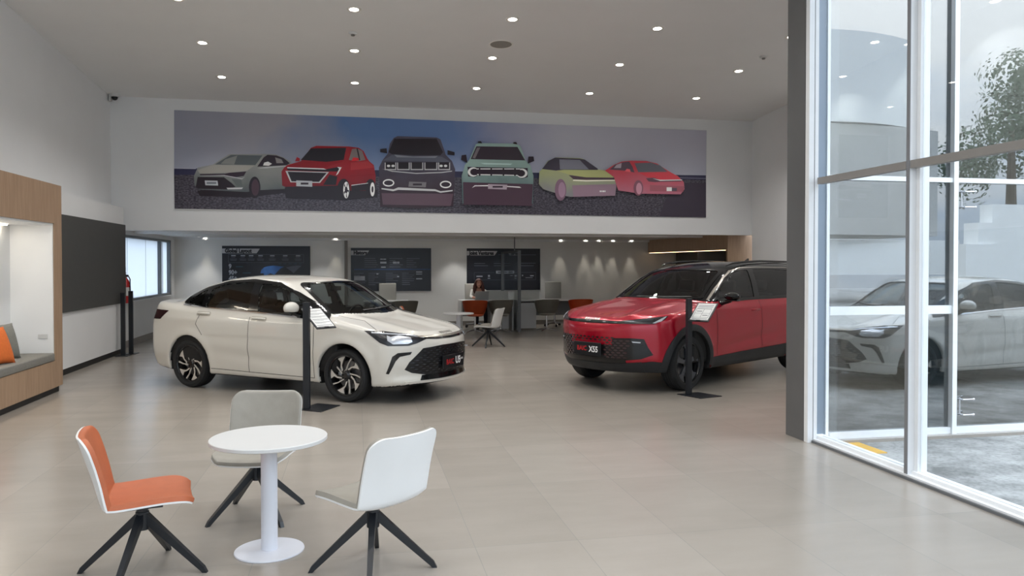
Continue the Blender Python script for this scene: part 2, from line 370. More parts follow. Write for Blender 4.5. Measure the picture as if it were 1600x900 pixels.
class Car:
    def __init__(s,d):
        s.__dict__.update(d); K=s.K
        for k in ('plan','deck','roof','gplan','bottom'): d[k]=[(x*K,z) for x,z in d[k]]
        for k in ('front','rear'): d[k]=[(z,x*K) for z,x in d[k]]
        s.Wp,_=tab(d['plan'],.05); s.Ws,_=tab(d['side'],.012)
        s.Tb,s.dTb=tab(d['deck'],.03); s.Tg,s.dTg=tab(d['roof'],.04)
        s.Gw,_=tab(d['gplan'],.05); s.Gs,_=tab(d['gside'],.01)
        s.Fx,_=tab(d['front'],.012); s.Rx,_=tab(d['rear'],.02)
        s.Zb,_=tab(d['bottom'],.03)
    def low(s,x,y,z):
        a=np.abs(y)
        w=s.Wp(x)+s.Ws(z)
        cr=gs((x+s.WB*.5)/(s.WB*.30))
        w=w-s.groove*cr*gs((z-(s.gz+ s.gk*(x+s.WB*.5)))/.07)
        w=w+s.flare*(gs((np.hypot(x,z-s.wr)-s.ar-.03)/.07)+gs((np.hypot(x+s.WB,z-s.wr)-s.ar-.03)/.07))*(z<1.2)
        fy=(a-w)
        t=s.Tb(x)-s.crown*(a/.9)**2.5 + s.hoodrib*gs((a-(.50+.1*(x<0)*0))/.09)*np.clip((x+.5)*2,0,1)
        ft=(z-t)/np.sqrt(1+s.dTb(x)**2)
        fb=s.Zb(x)-z
        ff=x-(s.Fx(z)-s.fa*(a/.9)**s.fp); ff=ff/np.sqrt(1+(s.fa*s.fp/.9*(a/.9)**(s.fp-1))**2*.7)
        fr=(s.Rx(z)+s.ra*(a/.9)**s.rp)-x
        f=smax(fy,ft,s.ksh)
        f=smax(f,smax(ff,fr,.02),s.kf)
        f=smax(f,fb,.05)
        return f
    def green(s,x,y,z):
        a=np.abs(y)
        c=np.where(x>s.xm,s.bowf,-s.bowr)*np.clip(np.abs(x-s.xm)/.5,0,1)
        xx=x+c*a*a
        T=s.Tg(xx)-s.rc*(a/.6)**2.2
        ft=(z-T)/np.sqrt(1+s.dTg(xx)**2)
        fy=(a-(s.Gw(x)+s.Gs(z)))*.94
        f=smax(ft,fy,s.kg)
        return np.maximum(smax(f,.75-z,.02),np.maximum(x-s.gx1,s.gx0-x))
    def solid(s,x,y,z):
        return smin(s.low(x,y,z),s.green(x,y,z),s.kj)
    def f(s,x,y,z):
        f=s.solid(x,y,z)
        for xa in (0,-s.WB):
            cyl=np.hypot(x-xa,z-s.wr)-s.ar
            cyl=np.maximum(cyl,.48-np.abs(y))
            f=smax(f,-cyl,.012)
        return f
SEDAN=Car(dict(K=1.,WB=2.577,wr=.322,ar=.385,
 plan=[(-3.45,.80),(-3.1,.865),(-2.6,.90),(-1.4,.91),(0,.905),(.45,.885),(.95,.82)],
 side=[(.15,-.08),(.22,-.05),(.32,-.03),(.45,-.01),(.6,0),(.8,-.004),(.91,-.004),(.95,-.018),(1.02,-.05),(1.1,-.10),(1.2,-.2)],
 deck=[(1.0,.76),(.92,.81),(.62,.88),(.3,.945),(0,1.0),(-.3,1.05),(-.8,1.06),(-1.5,1.07),(-2.2,1.10),(-2.6,1.13),(-3.1,1.15),(-3.4,1.16)],
 roof=[(.1,.94),(-.1,1.05),(-.45,1.25),(-.8,1.43),(-1.0,1.475),(-1.4,1.50),(-1.8,1.505),(-2.15,1.485),(-2.45,1.43),(-2.75,1.335),(-3.0,1.23),(-3.2,1.14),(-3.4,1.03)],
 gplan=[(-.1,.80),(-.6,.85),(-1.4,.865),(-2.2,.85),(-2.7,.79),(-3.1,.68),(-3.4,.6)],
 gside=[(.85,.03),(1.0,0),(1.15,-.045),(1.3,-.105),(1.43,-.18),(1.52,-.26)],
 front=[(.1,.86),(.2,.93),(.27,.98),(.34,.965),(.5,.985),(.65,.985),(.77,.96),(.84,.90)],
 rear=[(.15,-3.32),(.3,-3.45),(.5,-3.51),(.8,-3.51),(1.0,-3.46),(1.15,-3.50)],
 bottom=[(-3.4,.27),(-3.0,.22),(-2.6,.2),(0,.2),(.4,.2),(.95,.22)],
 crown=.06,hoodrib=.012,fa=.40,fp=2.2,ra=.2,rp=3,ksh=.07,kf=.09,kg=.09,kj=.05,
 gx0=-3.12,gx1=.05,bowf=.28,bowr=.3,xm=-1.7,rc=.04,groove=.018,gz=.45,gk=-.06,flare=.012))
SUV=Car(dict(K=1.,WB=3.0,wr=.36,ar=.425,
 plan=[(-4.07,.84),(-3.6,.90),(-3.0,.935),(-1.4,.93),(0,.935),(.45,.92),(.95,.86)],
 side=[(.15,-.08),(.27,-.04),(.37,-.02),(.5,0),(.8,0),(.95,-.004),(1.03,-.01),(1.08,-.03),(1.16,-.07),(1.26,-.15)],
 deck=[(.95,.88),(.9,.94),(.7,.995),(.4,1.055),(0,1.11),(-.35,1.16),(-.8,1.18),(-2.4,1.19),(-3.6,1.2),(-4.07,1.15)],
 roof=[(-.02,1.03),(-.26,1.12),(-.56,1.275),(-.86,1.435),(-1.12,1.55),(-1.4,1.625),(-1.7,1.67),(-2.0,1.69),(-2.7,1.705),(-3.3,1.69),(-3.6,1.64),(-3.80,1.51),(-3.99,1.25),(-4.1,1.05)],
 gplan=[(-.3,.83),(-.8,.865),(-1.6,.88),(-3.0,.875),(-3.6,.82),(-4.0,.74)],
 gside=[(.95,.02),(1.13,0),(1.28,-.05),(1.43,-.11),(1.58,-.18),(1.70,-.25)],
 front=[(.15,.78),(.3,.86),(.45,.93),(.6,.94),(.8,.95),(.92,.93),(.98,.87)],
 rear=[(.2,-3.87),(.4,-3.98),(.6,-4.02),(.9,-4.02),(1.1,-3.98),(1.3,-3.92)],
 bottom=[(-4.02,.34),(-3.5,.26),(-3.0,.25),(0,.25),(.4,.26),(.95,.28)],
 crown=.06,hoodrib=.018,fa=.48,fp=2.4,ra=.2,rp=3,ksh=.07,kf=.09,kg=.07,kj=.03,
 gx0=-3.97,gx1=-.02,bowf=.22,bowr=.2,xm=-2.2,rc=.03,groove=.02,gz=.58,gk=-.1,flare=.015))
def surfnets(f,lo,hi,h):
    ax=[np.arange(lo[i],hi[i]+h,h) for i in range(3)]
    X,Y,Z=np.meshgrid(*ax,indexing='ij')
    V=f(X,Y,Z)
    ins=V<0
    n=V.shape
    cnt=np.zeros([a-1 for a in n]); acc=np.zeros([a-1 for a in n]+[3])
    import itertools
    corners=list(itertools.product((0,1),repeat=3))
    for a in range(3):
        for b in itertools.product((0,1),repeat=2):
            o=list(b); o.insert(a,0); p=list(o); p[a]=1
            s0=tuple(slice(o[i],n[i]-1+o[i]) for i in range(3)); s1=tuple(slice(p[i],n[i]-1+p[i]) for i in range(3))
            v0,v1=V[s0],V[s1]; m=(v0<0)!=(v1<0)
            t=np.where(m,v0/np.where(m,v0-v1,1),0)
            cnt+=m
            for i in range(3):
                acc[...,i]+=np.where(m,(t if i==a else o[i]),0)
    m=cnt>0
    idx=-np.ones(m.shape,int); idx[m]=np.arange(m.sum())
    pos=acc[m]/cnt[m][:,None]; base=np.argwhere(m)
    P=(base+pos)*h+np.array([ax[i][0] for i in range(3)])
    F=[]
    for a in range(3):
        b,c=[(1,2),(2,0),(0,1)][a]
        sl0=[slice(None)]*3; sl1=[slice(None)]*3; sl0[a]=slice(0,-1); sl1[a]=slice(1,None)
        s0=ins[tuple(sl0)]; s1=ins[tuple(sl1)]; e=np.argwhere(s0!=s1)
        e=e[(e[:,b]>0)&(e[:,c]>0)&(e[:,b]<m.shape[b])&(e[:,c]<m.shape[c])]
        fl=s0[tuple(e.T)]
        q=[]
        for db,dc in ((-1,-1),(0,-1),(0,0),(-1,0)):
            g=e.copy(); g[:,b]+=db; g[:,c]+=dc; q.append(idx[tuple(g.T)])
        q=np.stack(q,1); q=q[(q>=0).all(1)]if False else q
        q[~fl]=q[~fl][:,::-1]; F.append(q)
    F=np.concatenate(F)
    for _ in range(3):
        v=f(*P.T); e=1e-3
        g=np.stack([(f(P[:,0]+e,P[:,1],P[:,2])-v)/e,(f(P[:,0],P[:,1]+e,P[:,2])-v)/e,(f(P[:,0],P[:,1],P[:,2]+e)-v)/e],1)
        d=v/np.maximum((g*g).sum(1),.2); d=np.clip(d,-h*.4,h*.4)
        P=P-g*d[:,None]
    return P,F
outer_curve(15, 25.0, -17.5, 1.6, 7.6, 11.4, 'building', M_bld2, 'pale building storey with a gently curved top across the forecourt')
outer_curve(13, 25.3, -17.0, 1.0, 2.9, 7.55, 'building', M_bld, 'grey building storey below the curved pale one')
b = MB(); b.bx(13.5, 26, -16.9, -16.5, 1.2, 2.7); b.bx(13.5, 14, -17, -16.6, 0, 2.8); b.bx(19, 19.3, -16.9, -16.6, 0, 1.3)
b.build('carport_wall', M_bld2, label='long white wall panel under the grey storey across the forecourt', cat='wall')
b = MB(); b.bx(22.0, 23.3, -12.5, -11.6, 0, 2.4); b.bx(23.3, 30, -12.4, -11.8, 0, 3.9); b.bx(22.6, 23.3, -12.4, -11.7, 2.4, 3.2)
b.build('building', M_bld2, label='stepped white annex standing beside the tree', cat='building')
def tree(x, y, h, r):
    t = thing('tree', 'broad leafy tree standing behind the white annex', 'tree', (x, y, -.03))
    b = MB(); b.tube([(0, 0, 0), (.1, 0, h * .35), (-.1, .2, h * .7)], [.35, .25, .12]); b.build('trunk', mat('bark', (96, 84, 72), .9, noise=.2), t)
    b = MB(); rnd = random.Random(3)
    for k in range(26):
        a = rnd.uniform(0, 2 * PI); q = rnd.random() ** .5 * r * .8; c = Vector((q * math.cos(a), q * math.sin(a), h * .62 + rnd.uniform(-.22, .3) * h)); cr = rnd.uniform(.18, .34) * r
        for j in range(300):
            d = Vector((rnd.gauss(0, 1), rnd.gauss(0, 1), rnd.gauss(0, 1))).normalized(); p = c + d * cr * rnd.uniform(.7, 1.05); s_ = rnd.uniform(.06, .14)
            u = d.orthogonal().normalized(); v = d.cross(u); an = rnd.uniform(0, 6.28); u, v = u * math.cos(an) + v * math.sin(an), v * math.cos(an) - u * math.sin(an); n = (d + u * rnd.uniform(-.6, .6)).normalized()
            vs = [b.b.verts.new(p + u * s_), b.b.verts.new(p + v * s_ * .55), b.b.verts.new(p - u * s_), b.b.verts.new(p - v * s_ * .55)]; b.b.faces.new(vs)
    b.build('foliage', mat('leaves', (92, 108, 86), .8, noise=.3, nscale=.8), t, fix=False)
tree(29.8, -17.8, 11.5, 4.2)

# ---------------------------------------------------------------- left side: bench niche, panel wall, window
bench = thing('bench_niche_unit', 'oak laminate wall unit with a lit white niche and cushioned bench', 'bench', (-4.0, 9.5, 0))
def lb(name, m, *boxes, parent=bench, bevel=0, **k):
    b = MB()
    for q in boxes: b.bx(q[0] + 4.0, q[1] + 4.0, q[2] - 9.5, q[3] - 9.5, q[4], q[5], bevel)
    return b.build(name, m, parent, **k)
XW = -3.78
lb('upper_fascia', M_wood, (XL + .003, XW, 7.6, 11.1, 2.17, 2.67))
lb('side_pier', M_wood, (XL + .003, XW, 10.84, 11.1, .0801, 2.1699)); lb('side_pier', M_wood, (XL + .003, XW, 7.6, 7.86, .0801, 2.1699))
lb('bench_base', M_wood, (XL + .003, XW, 7.862, 10.838, .08, .42))
lb('plinth', M_black, (XL + .003, XW - .04, 7.6, 11.08, 0, .08))
lb('niche_lining', M_wall, (-4.32, -4.28, 7.9, 10.838, .421, 2.169), (-4.28, XW - .012, 10.815, 10.838, .421, 2.169), (-4.28, XW - .012, 7.862, 7.885, .421, 2.169), (-4.28, XW - .012, 7.885, 10.815, 2.145, 2.169))
lb('light_strip', M_led, (-4.26, -4.20, 7.95, 10.55, 2.125, 2.144))
lb('seat_cushion', mat('grey_seat_fabric', (122, 120, 114), .9, noise=.08, nscale=40, bump=.1), (-4.275, XW + .01, 7.89, 10.81, .4205, .525), bevel=.02, smooth=True)
L = bpy.data.lights.new('niche_light', 'AREA'); L.shape = 'RECTANGLE'; L.size = 2.5; L.size_y = .06; L.energy = 3.2; L.color = (1, .96, .88)
o = bpy.data.objects.new('niche_light', L); C.objects.link(o); o.location = (-4.23, 9.25, 2.12); o.rotation_euler = (0, 0, R(90))
o = MB().bx(-.055, .055, -.008, 0, -.028, .028, .003).build('wall_socket', M_white, label='white double power socket inside the bench niche', cat='power socket', loc=(-3.91, 10.813, .735))
def pillow(name, m, w_, h_, loc, rot, label):
    n = 16; vs = []; b = MB().b
    for side in (1, -1):
        g = []
        for i in range(n + 1):
            row = []
            for j in range(n + 1):
                u, v = i / n * 2 - 1, j / n * 2 - 1
                t_ = (1 - u * u) ** .45 * (1 - v * v) ** .45 * .075 if abs(u) < 1 and abs(v) < 1 else 0
                pin = 1 - .07 * (1 - u * u) * (abs(v) ** 4); pin2 = 1 - .07 * (1 - v * v) * (abs(u) ** 4)
                row.append(b.verts.new((u * w_ / 2 * pin2, side * t_, v * h_ / 2 * pin)))
            g.append(row)
        for i in range(n):
            for j in range(n): b.faces.new((g[i][j], g[i + 1][j], g[i + 1][j + 1], g[i][j + 1]))
    bmesh.ops.remove_doubles(b, verts=b.verts, dist=1e-4)
    x = MB(); x.b.free(); x.b = b; o = x.build(name, m, smooth=80, label=label, cat='pillow'); o.location = loc; o.rotation_euler = rot
pillow('throw_pillow', mat('grey_pillow', (118, 118, 112), .95, noise=.06, nscale=40, bump=.1), .42, .44, (-4.10, 10.13, .733), (R(-16), 0, R(68)), 'grey square pillow leaning in the bench niche behind the orange one')
pillow('throw_pillow', mat('orange_pillow', (206, 104, 44), .95, noise=.06, nscale=40, bump=.1), .42, .44, (-3.98, 9.66, .729), (R(-20), 0, R(72)), 'orange square pillow leaning in the bench niche')

pw = thing('panelled_wall_unit', 'white boxed wall unit with a flush charcoal panel and black plinth', 'wall unit', (-4.36, 13.35, 0))
def pwb(name, m, *boxes):
    b = MB()
    for q in boxes: b.bx(q[0] + 4.36, q[1] + 4.36, q[2] - 13.35, q[3] - 13.35, q[4], q[5])
    return b.build(name, m, pw)
pwb('carcass', M_wall, (XL + .003, -4.25, 11.12, 15.58, .1, 2.70)); pwb('plinth', M_black, (XL + .003, -4.28, 11.12, 15.56, 0, .1))
pwb('charcoal_panel', M_dark, (-4.249, -4.22, 11.12, 15.58, .94, 2.38))
# left window
t = thing('window_1', 'frosted window in a grey frame at the far left', 'window', kind=S)
G_frost = mat('frosted_glass', (235, 242, 248), .6, noise=.03, nscale=1)
b_ = G_frost.node_tree.nodes['Principled BSDF']; b_.inputs['Transmission Weight'].default_value = .0
tr = N(G_frost.node_tree, 'ShaderNodeBsdfTranslucent'); tr.inputs[0].default_value = (.70, .74, .78, 1); ad = N(G_frost.node_tree, 'ShaderNodeMixShader'); ad.inputs[0].default_value = .8
G_frost.node_tree.links.new(b_.outputs[0], ad.inputs[1]); G_frost.node_tree.links.new(tr.outputs[0], ad.inputs[2]); G_frost.node_tree.links.new(ad.outputs[0], G_frost.node_tree.nodes['Material Output'].inputs[0])
b = MB(); y0, y1, z0, z1 = YB + .12, 20.35, .907, 2.235
b.bx(XL - .1, XL + .02, y0, y1, z0, z0 + .05); b.bx(XL - .1, XL + .02, y0, y1, z1 - .05, z1); b.bx(XL - .1, XL + .02, y1 - .10, y1, z0, z1); b.bx(XL - .1, XL + .01, 19.35, 19.43, z0, z1); b.bx(XL - .1, XL + .02, y0, y0 + .05, z0, z1)
b.build('window_frame', M_frame, t)
b = MB(); b.bx(XL - .08, XL - .05, 19.45, 19.49, z0 + .05, z1 - .05); b.bx(XL - .08, XL - .03, 19.72, 19.75, z0 + .05, z1 - .05); b.build('sash', M_alu, t)
b = MB(); b.bx(XL - .06, XL - .055, y0 + .05, y1 - .1, z0 + .05, z1 - .05); b.build('pane', G_frost, t)
for yy in (16.9, 18.3):
    b = MB(); b.bx(XL - .055, XL - .05, yy, yy + .012, z0 + .05, z1 - .05); b.build('blind_seam', M_white, t)
b = MB(); b.bx(XL, XL + .05, y0, y1 + .05, z0 - .04, z0); b.build('window_sill', M_wall, t)

# fire extinguisher
fe = thing('fire_extinguisher', 'red fire extinguisher hanging where the panelled wall ends', 'fire extinguisher', (-4.26, 15.70, .92))
M_red = mat('extinguisher_red', (178, 24, 28), .25, coat=.5, noise=.02)
b = MB(); b.lathe([(0, 0), (.06, .0), (.07, .02), (.07, .38), (.06, .43), (.03, .465), (.022, .49), (0, .49)]); b.build('cylinder', M_red, fe, True)
b = MB(); b.cyl((0, 0, .49), (0, 0, .53), .02); b.bx(-.012, .012, -.09, .03, .53, .545); b.bx(-.012, .012, -.10, .02, .56, .572); b.sphere((.03, 0, .51), .018); b.build('valve', M_black, fe, True)
b = MB(); b.tube([(0, 0, .51), (.05, -.03, .53), (.085, -.02, .45), (.085, -.01, .2), (.08, -.01, .12)], .011); b.build('hose', M_black, fe, True)
b = MB(); b.lathe([(.0712, .14), (.0712, .3)], n=32); b.build('label_band', M_white, fe, True)

# security camera
sc_ = thing('security_camera', 'small white dome camera in the ceiling corner above the mural', 'camera', (-4.38, 15.55, 4.75))
b = MB(); b.bx(-.09, -.06, -.05, .05, -.09, .05, .01); b.lathe([(0, .05), (.07, .05), (.075, .01), (.07, -.01), (0, -.01)]); b.build('housing', M_white, sc_, True)
b = MB(); b.sphere((0, 0, -.02), (.055, .055, .055)); b.build('dome', mat('dome_black', (20, 20, 22), .15, noise=0), sc_, True)

# ---------------------------------------------------------------- ceiling fittings
tilt = math.atan(.0654)
def downlight(x, y, z, big=1.0, sl=True, label='', grp=''):
    t = thing('recessed_downlight', label, 'ceiling light', (x, y, z), group=grp)
    if sl: t.rotation_euler = (-tilt, 0, 0)
    b = MB(); b.lathe([(.062 * big, .03), (.062 * big, -.004), (.085 * big, -.010), (.098 * big, -.004), (.098 * big, .002)], n=32); b.build('trim_ring', M_trim, t, True)
    b = MB(); b.lathe([(0, -.001), (.061 * big, -.001), (.061 * big, .01), (0, .01)], n=32); b.build('lens', M_lens, t)
    l = bpy.data.lights.new('downlight_lamp', 'SPOT'); l.energy = LAMP_W * 4 * big if sl else (26 if y > 20.5 else 20); l.spot_size = R(125) if sl else (R(38) if y > 20.5 else R(85)); l.spot_blend = .6; l.shadow_soft_size = .05; l.color = (1, .97, .93) if y < 20.5 else (1, .90, .74)
    lo = bpy.data.objects.new('downlight_lamp', l); C.objects.link(lo); lo.parent = t; lo.location = (0, 0, -.02)
    return t
cols = [(-2.28, 'first'), (-.03, 'second'), (2.16, 'third'), (4.32, 'fourth'), (6.48, 'fifth')]
rows = [(14.17, 'back row nearest the mural'), (12.46, 'second row from the mural'), (10.79, 'third row from the mural')]
for yy, rn in rows:
    for xx, cn in cols:
        downlight(xx, yy, zc(yy), label='round recessed downlight, %s from left in the %s' % (cn, rn), grp='main ceiling downlights')
for yy in (9.1, 7.4, 5.7, 4.0, 2.3, .6):
    for xx in (-2.28, -.03, 2.16): downlight(xx, yy, zc(yy), label='round recessed downlight over the seating area', grp='seating area downlights')
for yy in (12.46, 10.79, 9.1, 7.6): downlight(7.9 if yy < 12 else 8.0, yy, zc(yy), label='round recessed downlight seen through the entrance glazing', grp='downlights behind the entrance glazing')
t = thing('ceiling_speaker', 'round grey ceiling speaker grille between the downlights', 'speaker', (2.18, 11.8, zc(11.8))); t.rotation_euler = (-tilt, 0, 0)
b = MB(); b.lathe([(.17, .01), (.185, -.002), (.175, -.012), (.165, -.008)], n=48); b.build('rim', M_trim, t, True)
b = MB(); b.lathe([(0, -.008), (.165, -.008), (.165, .005), (0, .005)], n=48); b.build('grille', mat('speaker_grille', (150, 146, 140), .7, noise=.2, nscale=200), t)
for x, y, lab in ((-.05, 11.67, 'small white smoke detector on the left of the ceiling'), (6.51, 11.68, 'small white smoke detector at the right end of the ceiling')):
    t = thing('smoke_detector', lab, 'smoke detector', (x, y, zc(y)), group='smoke detectors'); t.rotation_euler = (-tilt, 0, 0)
    b = MB(); b.lathe([(0, .002), (.06, .002), (.06, -.015), (.045, -.03), (0, -.03)], n=28); b.build('housing', M_white, t, True)
    b = MB(); b.lathe([(0, -.03), (.03, -.032), (.025, -.05), (0, -.052)], n=20); b.build('sensor', mat('sensor_grey', (120, 118, 114), .5), t, True)
for k, (x, y) in enumerate(((.3, 19.3), (2.0, 19.6), (-.9, 20.2), (2.6, 20.3), (-3.8, 20.25), (3.3, 20.3), (4.4, 20.3), (5.49, 20.68), (6.2, 20.68), (6.58, 20.68), (6.99, 20.68), (7.53, 20.68), (-3.74, 20.68), (-.55, 20.68), (-2.3, 20.3), (.9, 20.3), (6.0, 18.4))):
    downlight(x, y, 2.329, .6, False, label='small recessed downlight under the low ceiling washing the far wall', grp='low ceiling downlights')

# ---------------------------------------------------------------- right side wooden unit under the bulkhead
ru = thing('display_niche_unit', 'oak laminate wall unit with a dark open niche at the right', 'wall unit', (8.5, 18.2, 0))
def rb(name, m, *boxes):
    b = MB()
    for q in boxes: b.bx(q[0] - 8.5, q[1] - 8.5, q[2] - 18.2, q[3] - 18.2, q[4], q[5])
    return b.build(name, m, ru)
rb('side_pier', M_wood2, (8.06, 8.94, 15.96, 16.03, 0, 2.328)); rb('header', M_wood2, (8.06, 8.94, 16.031, 20.78, 1.97, 2.328))
rb('base_cabinet', M_wood2, (8.06, 8.94, 16.031, 20.78, 0, .5)); rb('light_strip', mat('warm_led_strip', (255, 230, 190), .5, emit=(255, 214, 160), es=4, noise=0), (8.07, 8.078, 16.1, 20.7, 1.962, 1.969))
rb('back_panel', M_dark, (8.9, 8.94, 16.031, 20.78, .501, 1.969)); rb('divider', M_frame, (8.2, 8.9, 17.8, 17.82, .501, 1.969))

# ---------------------------------------------------------------- mural
def pc(c, k=.32): return tuple(min(1, max(v - .004, .002) / k) for v in lin(c))
def pmat(col, k=.32):
    n = 'print_%d_%d_%d' % col
    if n in MATS: return MATS[n]
    m = mat(n, col, .18, noise=0, spec=.3); m.node_tree.nodes['Principled BSDF'].inputs['Base Color'].default_value = (*pc(col, k), 1); return m
def mural_sky():
    m = bpy.data.materials.new('print_sky'); m.use_nodes = True; t = m.node_tree; b = t.nodes['Principled BSDF']; b.inputs['Roughness'].default_value = .18; b.inputs['Specular IOR Level'].default_value = .3
    g = N(t, 'ShaderNodeTexCoord'); sx = N(t, 'ShaderNodeSeparateXYZ'); t.links.new(g.outputs['Object'], sx.inputs[0])
    n = N(t, 'ShaderNodeTexNoise'); n.inputs['Scale'].default_value = .55; n.inputs['Detail'].default_value = 5; t.links.new(g.outputs['Object'], n.inputs['Vector'])
    ma = N(t, 'ShaderNodeMath', operation='MULTIPLY_ADD'); ma.inputs[1].default_value = 3.4; t.links.new(n.outputs[0], ma.inputs[0]); t.links.new(sx.outputs['X'], ma.inputs[2])
    mr = N(t, 'ShaderNodeMapRange'); mr.inputs['From Min'].default_value = -3.38 + 1.7; mr.inputs['From Max'].default_value = 7.42 + 1.7; t.links.new(ma.outputs[0], mr.inputs[0])
    r = N(t, 'ShaderNodeValToRGB'); e = r.color_ramp.elements
    for i, (p, c) in enumerate(((0, (94, 95, 104)), (.17, (101, 100, 106)), (.30, (60, 80, 112)), (.48, (66, 84, 116)), (.60, (100, 102, 118)), (.75, (120, 120, 127)), (1, (112, 111, 120)))):
        x = e[i] if i < 2 else e.new(p)
        x.position = p; x.color = (*pc(c), 1)
    t.links.new(mr.outputs[0], r.inputs[0])
    mz = N(t, 'ShaderNodeMapRange'); mz.inputs['From Min'].default_value = 3.35; mz.inputs['From Max'].default_value = 4.2; mz.inputs['To Min'].default_value = .45; mz.inputs['To Max'].default_value = 0
    t.links.new(sx.outputs['Z'], mz.inputs[0]); mx = N(t, 'ShaderNodeMix', data_type='RGBA'); mx.inputs['B'].default_value = (*pc((112, 116, 128)), 1)
    t.links.new(mz.outputs[0], mx.inputs['Factor']); t.links.new(r.outputs[0], mx.inputs['A']); t.links.new(mx.outputs['Result'], b.inputs['Base Color'])
    return m
def mural_ground():
    m = bpy.data.materials.new('print_gravel'); m.use_nodes = True; t = m.node_tree; b = t.nodes['Principled BSDF']; b.inputs['Roughness'].default_value = .18; b.inputs['Specular IOR Level'].default_value = .3
    g = N(t, 'ShaderNodeTexCoord'); n = N(t, 'ShaderNodeTexNoise'); n.inputs['Scale'].default_value = 22; n.inputs['Detail'].default_value = 6
    mp = N(t, 'ShaderNodeMapping'); mp.inputs['Scale'].default_value = (1, 1, 2.2); t.links.new(g.outputs['Object'], mp.inputs[0]); t.links.new(mp.outputs[0], n.inputs['Vector'])
    r = N(t, 'ShaderNodeValToRGB'); r.color_ramp.elements[0].position = .38; r.color_ramp.elements[1].position = .72
    r.color_ramp.elements[0].color = (*pc((32, 30, 36)), 1); r.color_ramp.elements[1].color = (*pc((66, 63, 70)), 1)
    t.links.new(n.outputs[0], r.inputs[0]); t.links.new(r.outputs[0], b.inputs['Base Color']); return m
def gmat(name, top, bot, z0, z1):
    m = bpy.data.materials.new(name); m.use_nodes = True; t = m.node_tree; b = t.nodes['Principled BSDF']; b.inputs['Roughness'].default_value = .18; b.inputs['Specular IOR Level'].default_value = .3
    g = N(t, 'ShaderNodeTexCoord'); sx = N(t, 'ShaderNodeSeparateXYZ'); t.links.new(g.outputs['Object'], sx.inputs[0])
    n = N(t, 'ShaderNodeTexNoise'); n.inputs['Scale'].default_value = 2.5; t.links.new(g.outputs['Object'], n.inputs['Vector'])
    ma = N(t, 'ShaderNodeMath', operation='MULTIPLY_ADD'); ma.inputs[1].default_value = .35; t.links.new(n.outputs[0], ma.inputs[0]); t.links.new(sx.outputs['Z'], ma.inputs[2])
    mr = N(t, 'ShaderNodeMapRange'); mr.inputs['From Min'].default_value = z0 + .17; mr.inputs['From Max'].default_value = z1 + .17; t.links.new(ma.outputs[0], mr.inputs[0])
    mx = N(t, 'ShaderNodeMix', data_type='RGBA'); mx.inputs['A'].default_value = (*pc(bot), 1); mx.inputs['B'].default_value = (*pc(top), 1)
    t.links.new(mr.outputs[0], mx.inputs['Factor']); t.links.new(mx.outputs['Result'], b.inputs['Base Color']); return m
class Print:
    """flat printed shapes, each layer a hair above the last, in one mesh"""
    def __init__(s, Y, step=.0006): s.v = []; s.f = []; s.mi = []; s.m = []; s.Y = Y; s.k = 0; s.step = step
    def mat(s, m):
        if m not in s.m: s.m.append(m)
        return s.m.index(m)
    def poly(s, pts, m):
        i = s.mat(m); s.k += 1; Y = s.Y - s.k * s.step
        P = [Vector(onY(x, y, s.Y)) for x, y in pts]; P = [Vector((p.x, Y, p.z)) for p in P]
        for tri in geometry.tessellate_polygon([P]):
            n = len(s.v); s.v += [P[a] for a in tri]; s.f.append((n, n + 1, n + 2)); s.mi.append(i)
    def ell(s, cx, cy, rx, ry, m, n=24): s.poly([(cx + rx * math.cos(2 * PI * k / n), cy + ry * math.sin(2 * PI * k / n)) for k in range(n)], m)
    def rect(s, x0, y0, x1, y1, m): s.poly([(x0, y0), (x1, y0), (x1, y1), (x0, y1)], m)
    def build(s, name, parent=None, **k):
        me = bpy.data.meshes.new(name); me.from_pydata([tuple(p) for p in s.v], [], s.f)
        for p, i in zip(me.polygons, s.mi): p.material_index = i
        bm = bmesh.new(); bm.from_mesh(me)
        for f_ in bm.faces:
            if f_.normal.y > 0: f_.normal_flip()
        bm.to_mesh(me); bm.free()
        return link(name, me, s.m, parent, **k)
mu = thing('wall_mural', 'wide printed mural of six cars on the wall above the far desks', 'mural', (0, 0, 0))
b = MB(); b.bx(-3.38, 7.415, YB - .012, YB - .001, 2.68, 4.55); b.build('backing', M_white, mu)
P = Print(YB - .012, .0004)
P.poly([(272, 172), (1104, 204), (1103, 281), (272, 272)], mural_sky())
P.poly([(272, 263), (600, 266), (850, 270), (1103, 274), (1103, 282), (272, 274)], pmat((34, 34, 50)))
P.poly([(272, 262.3), (306, 263.2), (306, 264), (272, 263.2)], pmat((120, 120, 128))); P.poly([(1056, 277.3), (1103, 278.5), (1103, 279.3), (1056, 278)], pmat((86, 86, 98)))
P.poly([(272, 273), (1103, 281), (1103, 340), (273, 326)], mural_ground())
P.poly([(1050, 285), (1103, 286), (1103, 340), (1030, 338)], pmat((42, 38, 46)))
K = pmat((34, 28, 34)); K2 = pmat((28, 24, 28)); LG = pmat((128, 128, 130)); W = pmat((158, 155, 160)); PL = pmat((118, 120, 124)); GLS = pmat((58, 62, 64))
